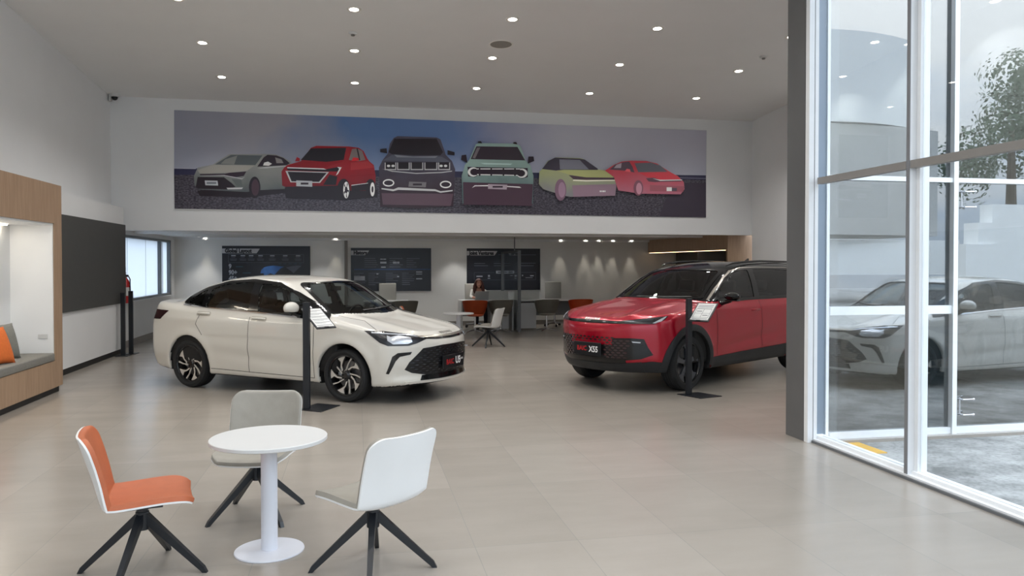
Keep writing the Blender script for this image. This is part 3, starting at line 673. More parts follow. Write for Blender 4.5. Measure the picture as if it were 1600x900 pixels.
# grey sedan
P.poly([(308, 298), (450, 293), (450, 301), (385, 309), (312, 306)], K2)
P.poly([(304, 290), (303, 275), (309, 262), (333, 257), (345, 249), (358, 241), (412, 240.5), (430, 241), (443, 246), (455, 253), (450, 295), (408, 297), (385, 300), (312, 296)], gmat('print_grey_car', (94, 95, 93), (54, 58, 60), 3.05, 3.55))
P.poly([(309, 266), (333, 257.5), (398, 258.5), (386, 267), (357, 270), (312, 271)], pmat((104, 102, 98)))
P.poly([(336, 257), (347, 250), (361, 242), (410, 243), (399, 258)], GLS); P.poly([(345, 256), (352, 249), (371, 243), (366, 257)], pmat((84, 86, 84)))
P.poly([(402, 260.5), (412, 246), (418, 242), (432, 243), (443, 247), (453, 255), (448, 258), (415, 260)], K); P.poly([(430, 246), (440, 249), (443, 255), (432, 255)], pmat((92, 88, 88)))
P.poly([(411, 258.5), (413, 254), (419, 252.5), (425, 256), (420, 259)], W)
P.poly([(402, 263), (416, 261), (450, 259), (450, 260), (416, 263)], LG)
P.poly([(312, 272), (352, 271.5), (358, 270), (385, 268), (381, 275), (368, 277), (350, 274), (313, 274)], K)
P.poly([(311, 274.5), (350, 274.5), (366, 277.5), (378, 280), (383, 276), (378, 279), (366, 276.5), (350, 273.6)], LG)
P.poly([(306, 292), (309, 276.5), (350, 277), (362, 286), (368, 292), (355, 296), (310, 295)], K2); P.poly([(362, 280), (377, 281), (379, 291), (370, 291)], pmat((62, 66, 66)))
P.poly([(320, 282), (340, 282.5), (341, 290), (321, 289.5)], PL); P.rect(323, 284.5, 338, 287.5, pmat((70, 74, 80)))
P.poly([(354, 293.5), (380, 293), (378, 295.5), (356, 296)], LG)
P.poly([(313, 297), (334, 297.5), (332, 305), (317, 305)], K2); P.ell(398, 293, 9, 17, K2); P.ell(399, 293, 6, 13, pmat((48, 36, 42)))
# red crossover
rb_ = pmat((122, 24, 30)); rd = pmat((78, 18, 24))
P.poly([(445, 300), (590, 296), (590, 308), (540, 313), (447, 310)], K2)
P.poly([(441, 290), (440, 268), (444, 262), (449, 258), (470, 252), (486, 231), (494, 228), (545, 229), (560, 231), (568, 236), (574, 248), (577, 252), (584, 258), (587, 275), (586, 292), (573, 298), (548, 298), (540, 294), (450, 294)], gmat('print_red_car', (102, 22, 28), (62, 16, 22), 3.0, 3.6))
P.poly([(548, 254), (575, 252), (582, 258), (585, 262), (548, 266)], pmat((112, 32, 36))); P.poly([(547, 274), (584, 272), (584, 274), (547, 276.5)], pmat((88, 18, 24)))
P.poly([(451, 259), (472, 252), (537, 252), (520, 258), (506, 263), (452, 262)], pmat((96, 18, 24)))
P.poly([(470, 250), (486, 232), (541, 231), (537, 250), (510, 253)], K2); P.poly([(545, 250), (550, 233), (558, 232), (566, 236), (571, 250), (560, 252)], pmat((84, 76, 76))); P.poly([(557, 232), (559, 232), (563, 250), (561, 251)], K2)
P.poly([(549, 252), (552, 246), (560, 247), (561, 251)], pmat((140, 28, 34))); P.poly([(461, 252), (464, 245.5), (469, 248), (468, 252)], pmat((110, 24, 30)))
P.poly([(448, 263), (510, 264.5), (528, 261), (533, 263), (527, 268), (505, 268), (450, 266)], K2); P.poly([(449, 261.3), (506, 263.4), (510, 265), (449, 263)], W); P.poly([(527, 261), (534, 261.5), (528, 272), (525, 274), (530, 264)], W)
P.poly([(446, 267), (514, 269), (500, 286), (454, 285)], LG); P.poly([(449.5, 268.5), (510.5, 270.3), (498.5, 284.3), (455.7, 283.5)], K2)
P.poly([(446, 292), (530, 290), (530, 302), (447, 303)], K2); P.poly([(515, 273), (527, 276), (525, 289), (505, 289)], K2); P.poly([(463, 282), (488, 283), (488, 292), (463, 291)], PL); P.rect(470, 285.5, 482, 288.5, K)
P.poly([(445, 293), (464, 294), (463, 309), (447, 308)], K2); P.poly([(498, 293), (510, 294), (509, 305), (500, 305)], K2)
P.ell(537, 296, 10, 16.5, K2); P.ell(541, 297, 4.6, 13, W); P.ell(541, 297, 2.2, 5, K)
P.ell(579, 294, 8, 14, K2); P.ell(582, 296, 3.6, 11, W); P.ell(582, 296, 1.6, 5, K)
for k in range(5): P.poly([(541, 297), (541 + 4.2 * math.cos(k * 1.257), 297 + 12 * math.sin(k * 1.257)), (541 + 4.2 * math.cos(k * 1.257 + .35), 297 + 12 * math.sin(k * 1.257 + .35))], K)
P.poly([(549, 290), (574, 286), (573, 297), (549, 299)], K2); P.poly([(549, 289.3), (575, 286), (575, 286.7), (549, 290.2)], W)
# black off-roader
P.poly([(594, 323), (592, 262), (598, 250), (606, 240), (609, 225), (615, 216), (621, 213), (682, 215), (688, 218), (694, 235), (696, 242), (706, 252), (711, 265), (708, 322), (650, 326)], gmat('print_black_car', (52, 50, 60), (36, 26, 32), 3.1, 3.7))
P.poly([(607, 238), (616, 217), (682, 217), (692, 238), (688, 243), (645, 243), (612, 241)], K2)
P.poly([(598, 251), (612, 242.5), (645, 244), (690, 245), (705, 254), (650, 252)], pmat((62, 64, 74))); P.poly([(616, 242), (645, 245), (684, 244), (680, 247), (620, 246)], pmat((92, 94, 102)))
for q in ([(594, 238), (594, 233), (604, 232), (605, 240)], [(699, 242), (699, 235), (710, 238), (710, 243)]): P.poly(q, K2)
for x0, x1 in ((601, 619), (620.5, 640), (641.5, 661), (663, 683), (684.5, 703)): P.rect(x0, 254.3, x1, 266, LG); P.rect(x0 + 1.5, 253.6, x1 - 1.5, 264.3, K2)
for x in (607, 614, 689, 696): P.ell(x, 259.5, 2.6, 1.9, W)
P.poly([(597, 264), (612, 267), (650, 270.5), (690, 269), (706, 267), (706, 268.3), (690, 270.5), (650, 272), (612, 268.5)], LG)
for x in (607, 696): P.ell(x, 286 if x < 650 else 288.5, 9, 5.8, W); P.ell(x, 286 if x < 650 else 288.5, 7, 3.8, K)
P.poly([(596, 294), (615, 296), (622, 293), (680, 296), (688, 299), (707, 297), (707, 299), (688, 301.5), (680, 299), (622, 297), (614, 299), (596, 296)], LG)
P.poly([(639, 284), (666, 285), (665, 293), (638, 292)], pmat((78, 74, 78))); P.rect(645, 287, 659, 290, K)
P.poly([(596, 302), (708, 303), (704, 322), (598, 320)], pmat((60, 46, 54)))
# mint off-roader
mb = pmat((84, 104, 102))
P.poly([(722, 318), (721, 275), (726, 258), (733, 250), (743, 226), (748, 224), (806, 225), (813, 229), (820, 250), (828, 258), (833, 275), (832, 318)], gmat('print_mint_car', (100, 118, 114), (60, 72, 74), 3.2, 3.75))
P.poly([(735, 249), (744, 229), (808, 230), (820, 251)], pmat((42, 36, 42))); P.poly([(738, 247), (745, 231), (750, 231), (742, 248)], pmat((84, 78, 82)))
P.poly([(746, 224), (747, 221), (751, 221), (753, 224.5)], K2); P.poly([(801, 225), (802, 222.5), (806, 222.5), (808, 226)], K2)
P.poly([(720, 250), (721, 243), (728, 242), (730, 255)], K); P.poly([(824, 256), (825, 245), (833, 245), (834, 252)], K)
P.poly([(750, 255), (800, 256), (797, 258), (756, 257)], pmat((128, 144, 142)))
P.poly([(730, 261), (824, 263), (824, 277), (815, 279.5), (806, 274.5), (748, 273), (742, 277), (731, 276)], K)
P.ell(739, 269, 8.5, 7.3, W); P.ell(740.5, 269, 6.3, 5.2, K); P.ell(815, 271, 8.5, 7.3, W); P.ell(813.5, 271, 6.3, 5.2, K); P.rect(742, 264, 812, 274, K)
P.rect(744, 263.6, 812, 265, W); P.poly([(745, 272.4), (808, 273.6), (808, 275), (745, 273.8)], W)
for x in (749, 767, 786, 804): P.ell(x, 265, 1.3, 1.8, K2); P.ell(x, 273.5, 1.3, 1.8, K2)
P.poly([(723, 285), (832, 288), (830, 322), (724, 320)], pmat((50, 38, 46))); P.poly([(737, 294), (741, 290), (762, 289.6), (792, 291), (811, 292), (814, 294), (792, 292.4), (762, 291.3), (742, 291.4)], W)
P.poly([(762, 288), (792, 289), (791, 296.5), (762, 295.5)], pmat((112, 102, 110))); P.rect(769, 291, 785, 293.5, K)
# lime coupe crossover
P.poly([(841, 288), (842, 268), (847, 264), (855, 252), (868, 246.5), (905, 247.5), (912, 249.5), (930, 265), (950, 267), (960, 280), (962, 292), (960, 305), (890, 308), (880, 306), (848, 296)], gmat('print_lime_car', (108, 112, 82), (86, 86, 88), 3.1, 3.65))
P.poly([(868, 267), (933, 266), (950, 268), (957, 278), (915, 278), (888, 273)], pmat((116, 118, 80)))
P.poly([(846, 264.5), (856, 252), (866, 246.8), (905, 248.5), (913, 250), (933, 264), (933, 266), (880, 265.5), (868, 267)], pmat((44, 40, 48))); P.poly([(873, 249.5), (905, 250.5), (919, 265), (874, 265)], pmat((82, 82, 90)))
P.poly([(887.5, 274), (893, 274.5), (915, 277.5), (960, 278), (960, 281), (915, 281.3), (895, 280.5)], pmat((52, 42, 48))); P.poly([(895, 281), (915, 281.6), (960, 281.3), (960, 283), (915, 284), (894, 283)], pmat((158, 160, 142)))
P.poly([(893, 290), (962, 288), (960, 306), (895, 308)], pmat((96, 80, 90))); P.ell(875, 297, 9, 17, pmat((84, 66, 78))); P.ell(877, 297, 5.5, 12, pmat((104, 84, 98)))
for k in range(4): P.rect(936 + 2.4 * k, 298, 937.8 + 2.4 * k, 300.5, W)
# pink-red sedan
P.poly([(944, 267), (958, 258), (970, 253), (985, 251.5), (1008, 252), (1025, 256), (1042, 267), (1058, 276), (1067, 285), (1068, 296), (1062, 304), (1000, 303), (965, 298), (962, 290), (958, 277)], gmat('print_rose_car', (132, 46, 54), (116, 74, 86), 3.1, 3.7))
P.poly([(996, 270), (1042, 269), (1057, 275), (1062, 280), (1030, 281), (1010, 277)], pmat((138, 46, 54)))
P.poly([(951, 265.5), (960, 257.5), (972, 254), (982, 253), (987, 261), (990, 270), (975, 267)], pmat((64, 52, 60))); P.poly([(962, 258), (970, 255), (969, 263), (958, 263)], pmat((120, 110, 118)))
P.poly([(990, 255.5), (1016, 254.5), (1030, 259), (1042, 269), (996, 269.5)], pmat((66, 66, 72))); P.poly([(975, 268), (978, 264), (983, 265), (984, 269.5)], pmat((176, 66, 74)))
P.poly([(1008, 279), (1020, 278), (1030, 281.5), (1065, 281.3), (1062, 284), (1030, 284.5), (1022, 285), (1012, 284)], pmat((64, 48, 56))); P.poly([(1018, 279.3), (1030, 281.4), (1064, 281), (1064, 282.2), (1030, 283)], W)
P.poly([(1014, 289.5), (1068, 291.5), (1066, 300), (1014, 299)], pmat((104, 60, 68))); P.rect(1040, 293, 1048, 299, W); P.rect(1048, 294, 1056, 299, pmat((60, 52, 60)))
P.ell(996, 294, 7.5, 12, pmat((88, 58, 68))); P.ell(997, 295, 4.5, 9, pmat((128, 92, 104)))
P.build('printed_picture', mu)

# ---------------------------------------------------------------- information boards on the far wall
PB = lambda c: pmat(c, .22)
def board(name, label, x0, x1, z0, z1, title, tx):
    t = thing(name, label, 'wall board', (x0, YF - .02, z0))
    b = MB(); b.bx(0, x1 - x0, 0, .018, 0, z1 - z0); b.build('panel', mat('board_navy', (24, 27, 36), .3, noise=.05), t)
    Wd, Hh = x1 - x0, z1 - z0; YY = -.003
    def flat(nm, polys, m, y=YY):
        v = []; fs = []
        for p in polys:
            P_ = [Vector((q[0], y, q[1])) for q in p]
            for tri in geometry.tessellate_polygon([P_]):
                n = len(v); v += [tuple(P_[a]) for a in tri]; fs.append((n, n + 2, n + 1))
        me = bpy.data.meshes.new(nm); me.from_pydata(v, [], fs)
        bm = bmesh.new(); bm.from_mesh(me)
        for f_ in bm.faces:
            if f_.normal.y > 0: f_.normal_flip()
        bm.to_mesh(me); bm.free(); return link(nm, me, m, t)
    h = .12
    flat('title_strip', [[(0, Hh - .07), (tx, Hh - .07), (tx - .08, Hh - .07 - h), (0, Hh - .07 - h)]], mat('silver_print', (190, 190, 194), .4, noise=.1, nscale=5))
    text('title_lettering', title, .135, Matrix.Translation((.07, YY - .003, Hh - .07 - h / 2)) @ Matrix.Rotation(PI / 2, 4, 'X'), mat('ink', (18, 20, 28), .4), t, align='LEFT', bold=.009, spacing=1.05, sx=.80)
    return t, flat, Wd, Hh
M_lt = mat('print_pale', (170, 174, 184), .4, noise=.0); M_gy = mat('print_grey', (98, 102, 114), .4, noise=0); M_bl = mat('print_blue', (50, 92, 150), .4, noise=.2, nscale=8)
def dashes(rects): return [[(x, z), (x + w_, z), (x + w_, z - h_), (x, z - h_)] for x, z, w_, h_ in rects]
t, flat, Wd, Hh = board('information_board', 'navy wall board titled Global Layout with a world map, left of three', -3.36, -1.19, .93, 2.12, 'Global Layout', .92)
x0, z1 = .15, Hh - .215; x1, z0 = 2.0, Hh - .42
flat('table_outline', dashes([(x0, z1, x1 - x0, .008), (x0, z0, x1 - x0, .008), (x0, z1, .008, z1 - z0), (x1, z1, .008, z1 - z0 + .008)]), M_gy)
rnd = random.Random(5); D = []; D2 = []
for i, xx in enumerate((.27, .50, .70, .93, 1.22, 1.54, 1.86)):
    D.append((xx - .05, z1 - .02, .11, .03)); D2 += [(xx - .05, z1 - .075, .1, .012), (xx - .08, z1 - .115, .17, .012), (xx - .07, z1 - .145, .15, .012)]
flat('table_heading', dashes(D), M_lt); flat('table_line', dashes(D2), M_gy)
for k, s_ in enumerate(('9', '90+', '45+')):
    text('figure_lettering', s_, .16, Matrix.Translation((.16, YY if False else -.006, Hh - .525 - .155 * k)) @ Matrix.Rotation(PI / 2, 4, 'X'), M_lt, t, align='LEFT', bold=.008, sx=.8)
flat('caption_line', dashes([(.33, Hh - .52, .17, .02), (.5, Hh - .68, .2, .02), (1.38, Hh - .45, .07, .012), (1.5, Hh - .45, .07, .012), (1.63, Hh - .45, .07, .012), (1.76, Hh - .45, .07, .012), (1.88, Hh - .45, .07, .012)]), mat('print_teal', (52, 84, 104), .4, noise=0))
flat('map_continent', [[(.93, Hh - .70), (.95, Hh - .62), (1.02, Hh - .55), (1.1, Hh - .52), (1.25, Hh - .50), (1.4, Hh - .52), (1.52, Hh - .53), (1.42, Hh - .58), (1.35, Hh - .66), (1.28, Hh - .74), (1.18, Hh - .70), (1.08, Hh - .76), (1.0, Hh - .70)], [(1.02, Hh - .72), (1.13, Hh - .78), (1.10, Hh - .92), (1.04, Hh - 1.0), (1.0, Hh - .84)]], M_bl)
flat('map_continent', [[(1.56, Hh - .55), (1.7, Hh - .52), (1.85, Hh - .50), (1.95, Hh - .51), (1.88, Hh - .57), (1.82, Hh - .63), (1.75, Hh - .70), (1.68, Hh - .64)], [(1.72, Hh - .74), (1.82, Hh - .76), (1.8, Hh - .95), (1.75, Hh - 1.02)]], M_gy)
t, flat, Wd, Hh = board('information_board', 'navy wall board titled History with a blue timeline, middle of three', -.16, 1.94, .94, 2.08, 'History', .47)
flat('timeline', dashes([(.08, Hh - .555, Wd - .1, .016)]), M_bl)
D = []
for cx in (.35, 1.0, 1.45):
    for k in range(5): D.append((cx, Hh - .27 - .055 * k, rnd.uniform(.15, .36), .014))
for cx in (.08, .45, .90, 1.33):
    for k in range(7): D.append((cx, Hh - .66 - .05 * k, rnd.uniform(.14, .33), .013))
flat('text_line', dashes(D), M_gy)
flat('photo_print', dashes([(.76, Hh - .28, .07, .03), (.84, Hh - .28, .07, .03), (.76, Hh - .36, .16, .05), (.78, Hh - .49, .12, .03), (1.09, Hh - .36, .1, .05), (1.2, Hh - .36, .06, .05), (.08, Hh - .74, .28, .11), (.66, Hh - .66, .05, .04), (1.2, Hh - .74, .05, .03), (1.70, Hh - .62, .16, .03), (1.70, Hh - .68, .16, .02), (1.70, Hh - .8, .16, .03)]), M_lt)
t, flat, Wd, Hh = board('information_board', 'navy wall board titled Joint Ventures behind the seated woman, right of three', 2.90, 4.93, .95, 2.08, 'Joint Ventures', .84)
D = [(.2, Hh - .4, .3, .014), (.2, Hh - .46, .38, .014), (.74, Hh - .4, .3, .014), (.74, Hh - .46, .36, .014), (1.34, Hh - .39, .56, .014), (1.4, Hh - .46, .45, .014), (.86, Hh - .165, 1.05, .012)]
xa, za, xb, zb = .2, Hh - .65, 1.9, Hh - .85
D += [(xa, za, .55, .006), (1.3, za, xb - 1.3, .006), (xa, zb, xb - xa, .006), (xa, za, .006, za - zb), (xb, za, .006, za - zb + .006)]
flat('text_line', dashes(D), M_gy); flat('caption_pill', dashes([(.8, Hh - .605, .5, .075)]), M_lt); flat('caption_text', dashes([(.84, Hh - .63, .42, .025)]), mat('ink', (18, 20, 28)), -.005)
flat('logo_print', dashes([(.26, Hh - .74, .17, .03), (.58, Hh - .72, .05, .05), (1.18, Hh - .73, .08, .015), (1.52, Hh - .72, .03, .03), (1.75, Hh - .73, .1, .025), (1.62, Hh - .79, .2, .01), (.57, Hh - .8, .07, .02)]), M_lt)
# ---------------------------------------------------------------- shell chairs
M_shell = mat('white_shell_plastic', (226, 227, 227), .35, noise=.01); M_or = mat('orange_upholstery', (172, 92, 56), .55, noise=.05, nscale=14, bump=.05)
M_gr = mat('warm_grey_upholstery', (146, 142, 133), .6, noise=.05, nscale=14, bump=.05); M_leg = mat('black_powder_coat', (26, 29, 34), .4, noise=.04)
def shell_grid(W_, prof, ins, off, thick, name, m, parent, curl=.03, wrap=.045, rad=.09, nt_=20, puff=False):
    """bent shell: prof is the side curve (y, z); t runs across the width"""
    P_ = [Vector((0, a, b)) for a, b in prof]
    # smooth resample
    pts = []
    for i in range(len(P_) - 1):
        p0, p1, p2, p3 = P_[max(i - 1, 0)], P_[i], P_[i + 1], P_[min(i + 2, len(P_) - 1)]
        for k in range(6):
            u = k / 6; pts.append(.5 * ((2 * p1) + (p2 - p0) * u + (2 * p0 - 5 * p1 + 4 * p2 - p3) * u * u + (3 * p1 - p0 - 3 * p2 + p3) * u ** 3))
    pts.append(P_[-1])
    L_ = [0]
    for a, b in zip(pts, pts[1:]): L_.append(L_[-1] + (b - a).length)
    T = L_[-1]
    def at(s):
        s = min(max(s, 0), T)
        for i in range(len(pts) - 1):
            if L_[i + 1] >= s: 
                q = (s - L_[i]) / max(L_[i + 1] - L_[i], 1e-6); return pts[i].lerp(pts[i + 1], q), (pts[i + 1] - pts[i]).normalized()
        return pts[-1], (pts[-1] - pts[-2]).normalized()
    ss = []
    s0, s1 = ins, T - ins
    nr = 7
    for k in range(nr): ss.append(s0 + rad * (1 - math.cos(k / nr * PI / 2)))
    n = 26
    for k in range(n + 1): ss.append(s0 + rad + (s1 - s0 - 2 * rad) * k / n)
    for k in range(nr - 1, -1, -1): ss.append(s1 - rad * (1 - math.cos(k / nr * PI / 2)))
    b = bmesh.new(); G = []
    for s in ss:
        e = min(s - s0, s1 - s); hw = W_ / 2 - ins
        if e < rad: hw = hw - rad + math.sqrt(max(rad * rad - (rad - e) ** 2, 0))
        p, d = at(s); nrm = Vector((0, d.z, -d.y)).normalized()
        # nrm points to the sitter's side
        back = min(1, max(0, (s / T - .5) * 3.2)) if True else 0
        seatw = 1 - back
        row = []
        for j in range(nt_ + 1):
            t_ = (j / nt_ * 2 - 1); x = hw * t_; q = abs(x) / (W_ / 2)
            up = (curl * seatw + wrap * back) * q ** 2.6
            edge = min(1, min(e, hw * (1 - abs(t_)) + .0) / .012) ** .5 if puff else 1
            row.append((b.verts.new(p + nrm * (off + up) + Vector((x, 0, 0))), b.verts.new(p + nrm * (off + up + thick * edge) + Vector((x, 0, 0)))))
        G.append(row)
    for A, B in zip(G, G[1:]):
        for j in range(nt_):
            b.faces.new((A[j][0], A[j + 1][0], B[j + 1][0], B[j][0])); b.faces.new((B[j][1], B[j + 1][1], A[j + 1][1], A[j][1]))
    for A, B in zip(G, G[1:]):
        for j in (0, nt_):
            if not puff: b.faces.new((A[j][0], B[j][0], B[j][1], A[j][1]))
    for A in (G[0], G[-1]):
        for j in range(nt_):
            if not puff: b.faces.new((A[j][0], A[j + 1][0], A[j + 1][1], A[j][1]))
    bmesh.ops.remove_doubles(b, verts=b.verts, dist=1e-5)
    x = MB(); x.b.free(); x.b = b
    o = x.build(name, m, parent, smooth=50)
    return o
def shell_chair(name, label, loc, face, legrot, m, group=None, hub=.355, sc1=1.0):
    t = thing(name, label, 'chair', loc, face - PI / 2, group)
    prof = [(.235, .372), (.20, .385), (.10, .388), (-.05, .380), (-.14, .378), (-.185, .392), (-.205, .44), (-.232, .54), (-.270, .66), (-.305, .772)]
    shell_grid(.48, prof, 0, 0, .010, 'shell', M_shell, t)
    shell_grid(.48, prof, .0015, .0102, .028, 'upholstery', m, t, rad=.085, puff=True, nt_=48)
    b = MB(); b.cyl((0, 0, .235), (0, 0, .33), .034, .034); b.cyl((0, 0, .33), (0, 0, .37), .028, .03); b.box((0, 0, .368), (.16, .2, .012)); b.build('swivel_hub', M_leg, t, smooth=True)
    for k in range(4):
        a = legrot - (face - PI / 2) + k * PI / 2; d = Vector((math.cos(a), math.sin(a), 0))
        b = MB().b; rings = []
        for q, (r_, z_, w_, h_) in enumerate(((.015, .305, .036, .044), (.318, .022, .024, .028), (.332, .0, .024, .024))):
            c_ = d * r_ + Vector((0, 0, z_)); s_ = Vector((-d.y, d.x, 0)); up = Vector((d.x * .7, d.y * .7, .72)).normalized() if q < 2 else Vector((d.x, d.y, 0))
            off = 0 
            rings.append([b.verts.new(c_ + s_ * w_ / 2 + up * h_ / 2), b.verts.new(c_ - s_ * w_ / 2 + up * h_ / 2), b.verts.new(c_ - s_ * w_ / 2 - up * h_ / 2 * (1 if q < 3 else 1)), b.verts.new(c_ + s_ * w_ / 2 - up * h_ / 2)])
        for A, B in zip(rings, rings[1:]):
            for j in range(4): b.faces.new((A[j], A[(j + 1) % 4], B[(j + 1) % 4], B[j]))
        b.faces.new(rings[0]); b.faces.new(rings[-1][::-1])
        zmin = min(v.co.z for v in b.verts)
        for v in b.verts:
            if v.co.z < .0: v.co.z = .0
        x = MB(); x.b.free(); x.b = b; x.build('leg', M_leg, t)
    return t
shell_chair('shell_chair', 'orange padded white shell chair on black swivel legs, left of the round table', (-1.13, 4.44, 0), R(14), R(-10), M_or, 'shell chairs round the front table')
shell_chair('shell_chair', 'grey padded shell chair behind the round white table, facing it', (-.65, 5.32, 0), R(-100), R(33), M_gr, 'shell chairs round the front table')
shell_chair('shell_chair', 'grey padded shell chair showing its white back, right of the round table', (.08, 4.24, 0), R(130), R(-5), M_gr, 'shell chairs round the front table')
shell_chair('shell_chair', 'small distant white shell chair on black legs in front of the desks', (2.58, 15.35, 0), R(148), R(-20), M_gr)

def round_table(label, loc, r_, h_):
    t = thing('round_table', label, 'table', loc)
    b = MB(); b.lathe([(0, h_ - .024), (r_ - .006, h_ - .024), (r_, h_ - .02), (r_, h_ - .003), (r_ - .003, h_), (0, h_)], n=72); b.build('table_top', M_white, t, 30)
    b = MB(); b.cyl((0, 0, .012), (0, 0, h_ - .024), .046, n=36); b.build('stem', mat('white_powder_coat', (218, 220, 228), .35, noise=.01), t, True)
    b = MB(); b.lathe([(0, 0), (.193, 0), (.195, .004), (.193, .010), (.06, .013), (0, .013)], n=64); b.build('base_plate', mat('white_powder_coat', (218, 220, 228)), t, 30)
round_table('round white pedestal table standing between three shell chairs', (-.5, 4.64, 0), .327, .66)
round_table('small distant white round table beside the orange tub chair', (2.02, 15.7, 0), .31, .66)

# ---------------------------------------------------------------- information stands
M_navy = mat('stand_black_metal', (24, 27, 33), .4, noise=.03)
M_paper = mat('paper', (228, 228, 226), .6, noise=.01); M_ink = mat('ink_grey', (96, 98, 104), .6, noise=0)
def stand(label, base, post, hdir, with_paper=True, H_=1.22, rows_=6, boxes=False, pc_=(0, 0, 0), down=0):
    cx = sum(p[0] for p in base) / 4; cy = sum(p[1] for p in base) / 4
    t = thing('information_stand', label, 'stand', (cx, cy, 0))
    b = MB(); b.prism([(x - cx, y - cy) for x, y in base], lambda p: (p[0], p[1], 0), lambda p: (p[0], p[1], .008)); b.build('base_plate', M_navy, t)
    px_, py_ = post[0] - cx, post[1] - cy; a = hdir; rot = Matrix.Rotation(a, 3, 'Z')
    b = MB(); b.box((px_, py_, .008 + (H_ - .008) / 2), (.075, .045, H_ - .008), rot, .003); b.build('post', M_navy, t)
    if with_paper:
        # reading panel: tilted plate beside the post
        tl = .75
        M = Matrix.Translation((px_ + pc_[0], py_ + pc_[1], pc_[2])) @ Matrix.Rotation(R(down + 90), 4, 'Z') @ Matrix.Rotation(R(35), 4, 'X')
        def pl(name, m, c_, d_, bev=0):
            b = MB(); b.box(c_, d_, None, bev); bmesh.ops.transform(b.b, matrix=M, verts=b.b.verts); return b.build(name, m, t)
        h = pl('holder', M_navy, (0, 0, 0), (.27, .37, .014), .003)
        pl('paper_sheet', M_paper, (0, .004, .0085), (.235, .33, .002))
        b = MB()
        if boxes:
            for q in ((0, .13, .2, .01), (0, .10, .2, .01), (0, .07, .2, .006), (-.1, -.03, .004, .17), (.1, -.03, .004, .17), (0, .055, .2, .004), (0, -.115, .2, .004), (0, -.03, .2, .004), (0, -.03, .004, .17), (-.05, .01, .07, .012), (.05, -.07, .07, .012), (0, -.14, .2, .008)): b.box((q[0], q[1], .0103), (q[2], q[3], .0006))
        else:
            for k in range(rows_): b.box((0, .13 - .053 * k, .0103), (.21, .006, .0006)); b.box((-.03, .11 - .053 * k, .0103), (.14, .003, .0006))
        bmesh.ops.transform(b.b, matrix=M, verts=b.b.verts); b.build('printed_lines', M_ink, t)
        pl('clip', M_navy, (0, -.178, .014), (.06, .016, .012), .003)
    return t
stand('black floor stand with a price sheet in front of the white sedan', [(-.65, 9.06), (-.47, 9.44), (-.2, 9.26), (-.40, 8.88)], (-.565, 9.09), R(-20), pc_=(.13, .07, 1.03), down=-51)
stand('black floor stand with a price sheet in front of the red crossover wheel', [(3.97, 9.22), (4.30, 9.31), (4.46, 8.97), (4.13, 8.87)], (4.10, 9.16), R(22), boxes=True, pc_=(.17, -.05, 1.045), down=-139)
stand('bare black stand post nearest the fire extinguisher', [(-4.24, 14.95), (-4.03, 14.95), (-4.03, 15.2), (-4.24, 15.2)], (-4.135, 15.07), 0, False, 1.14)
stand('bare black stand post standing behind its twin at the left wall', [(-4.2, 15.28), (-3.99, 15.28), (-3.99, 15.54), (-4.2, 15.54)], (-4.09, 15.40), 0, False, 1.16)

# ---------------------------------------------------------------- desks
def desk(label, x0, x1, y0, y1, peds):
    t = thing('office_desk', label, 'desk', ((x0 + x1) / 2, (y0 + y1) / 2, 0)); X, Y = (x0 + x1) / 2, (y0 + y1) / 2
    def q(name, m, *bs, bev=0):
        b = MB()
        for a in bs: b.bx(a[0] - X, a[1] - X, a[2] - Y, a[3] - Y, a[4], a[5], bev)
        return b.build(name, m, t)
    q('desk_top', M_white, (x0, x1, y0, y1, .725, .752), bev=.002)
    for xx in (x0, x1 - .03): q('side_panel', M_white, (xx, xx + .03, y0 + .02, y1 - .02, 0, .7245))
    q('modesty_panel', mat('desk_grey_panel', (128, 130, 130), .5), (x0 + .031, x1 - .031, y1 - .15, y1 - .13, .33, .7245))
    for a, b_ in peds:
        p = q('drawer_pedestal', M_white, (a, b_, y0 + .06, y1 - .2, .04, .68))
    return t
desk('white desk at which the woman sits, left of the glass partition', 2.52, 3.83, 19.0, 19.75, [(3.25, 3.72)])
desk('white desk with a drawer pedestal, right of the glass partition', 3.92, 5.62, 19.0, 19.75, [(3.98, 4.42)])
desk('white desk mostly hidden behind the white sedan roof', .15, 1.25, 19.0, 19.75, [(.3, .7)])
def low_screen(label, x0, x1, y, z0=.752, h_=.22):
    b = MB(); b.bx(x0, x1, y, y + .02, z0, z0 + h_, .003); return b.build('desk_screen', mat('screen_grey_white', (196, 196, 190), .5), label=label, cat='desk screen')
low_screen('low pale screen standing on the left desk next to the laptop', 3.27, 3.80, 19.55)
low_screen('low pale screen standing on the desk right of the partition', 3.95, 4.62, 19.55)
lt = thing('laptop', 'open silver laptop in front of the seated woman', 'laptop', (3.08, 19.35, .752))
M_sil = mat('silver_laptop', (170, 170, 168), .35, metal=.3)
b = MB(); b.bx(-.17, .17, 0, .23, 0, .014, .003); b.build('keyboard_base', M_sil, lt)
b = MB(); b.box((0, -.035, .115), (.34, .008, .22), Matrix.Rotation(R(16), 3, 'X'), .002); b.build('lid', M_sil, lt)
# glass partition
gp = thing('glass_partition', 'tall glass partition in a slim grey frame between the desks', 'partition', (3.87, 18.48, 0))
for y0 in (0, 2.22): b = MB(); b.bx(-.035, .035, y0, y0 + .06, 0, 1.99); b.build('post', M_frame, gp)
b = MB(); b.bx(-.03, .03, .061, 2.219, 1.94, 1.99); b.build('top_rail', mat('rail_dark', (60, 60, 60), .4), gp)
b = MB(); b.bx(-.004, .004, .061, 2.219, .06, 1.939); b.build('pane', G_clear, gp)
b = MB(); b.bx(-.012, .012, .6, .624, 1.991, 2.329); b.build('ceiling_stay', M_frame, gp)

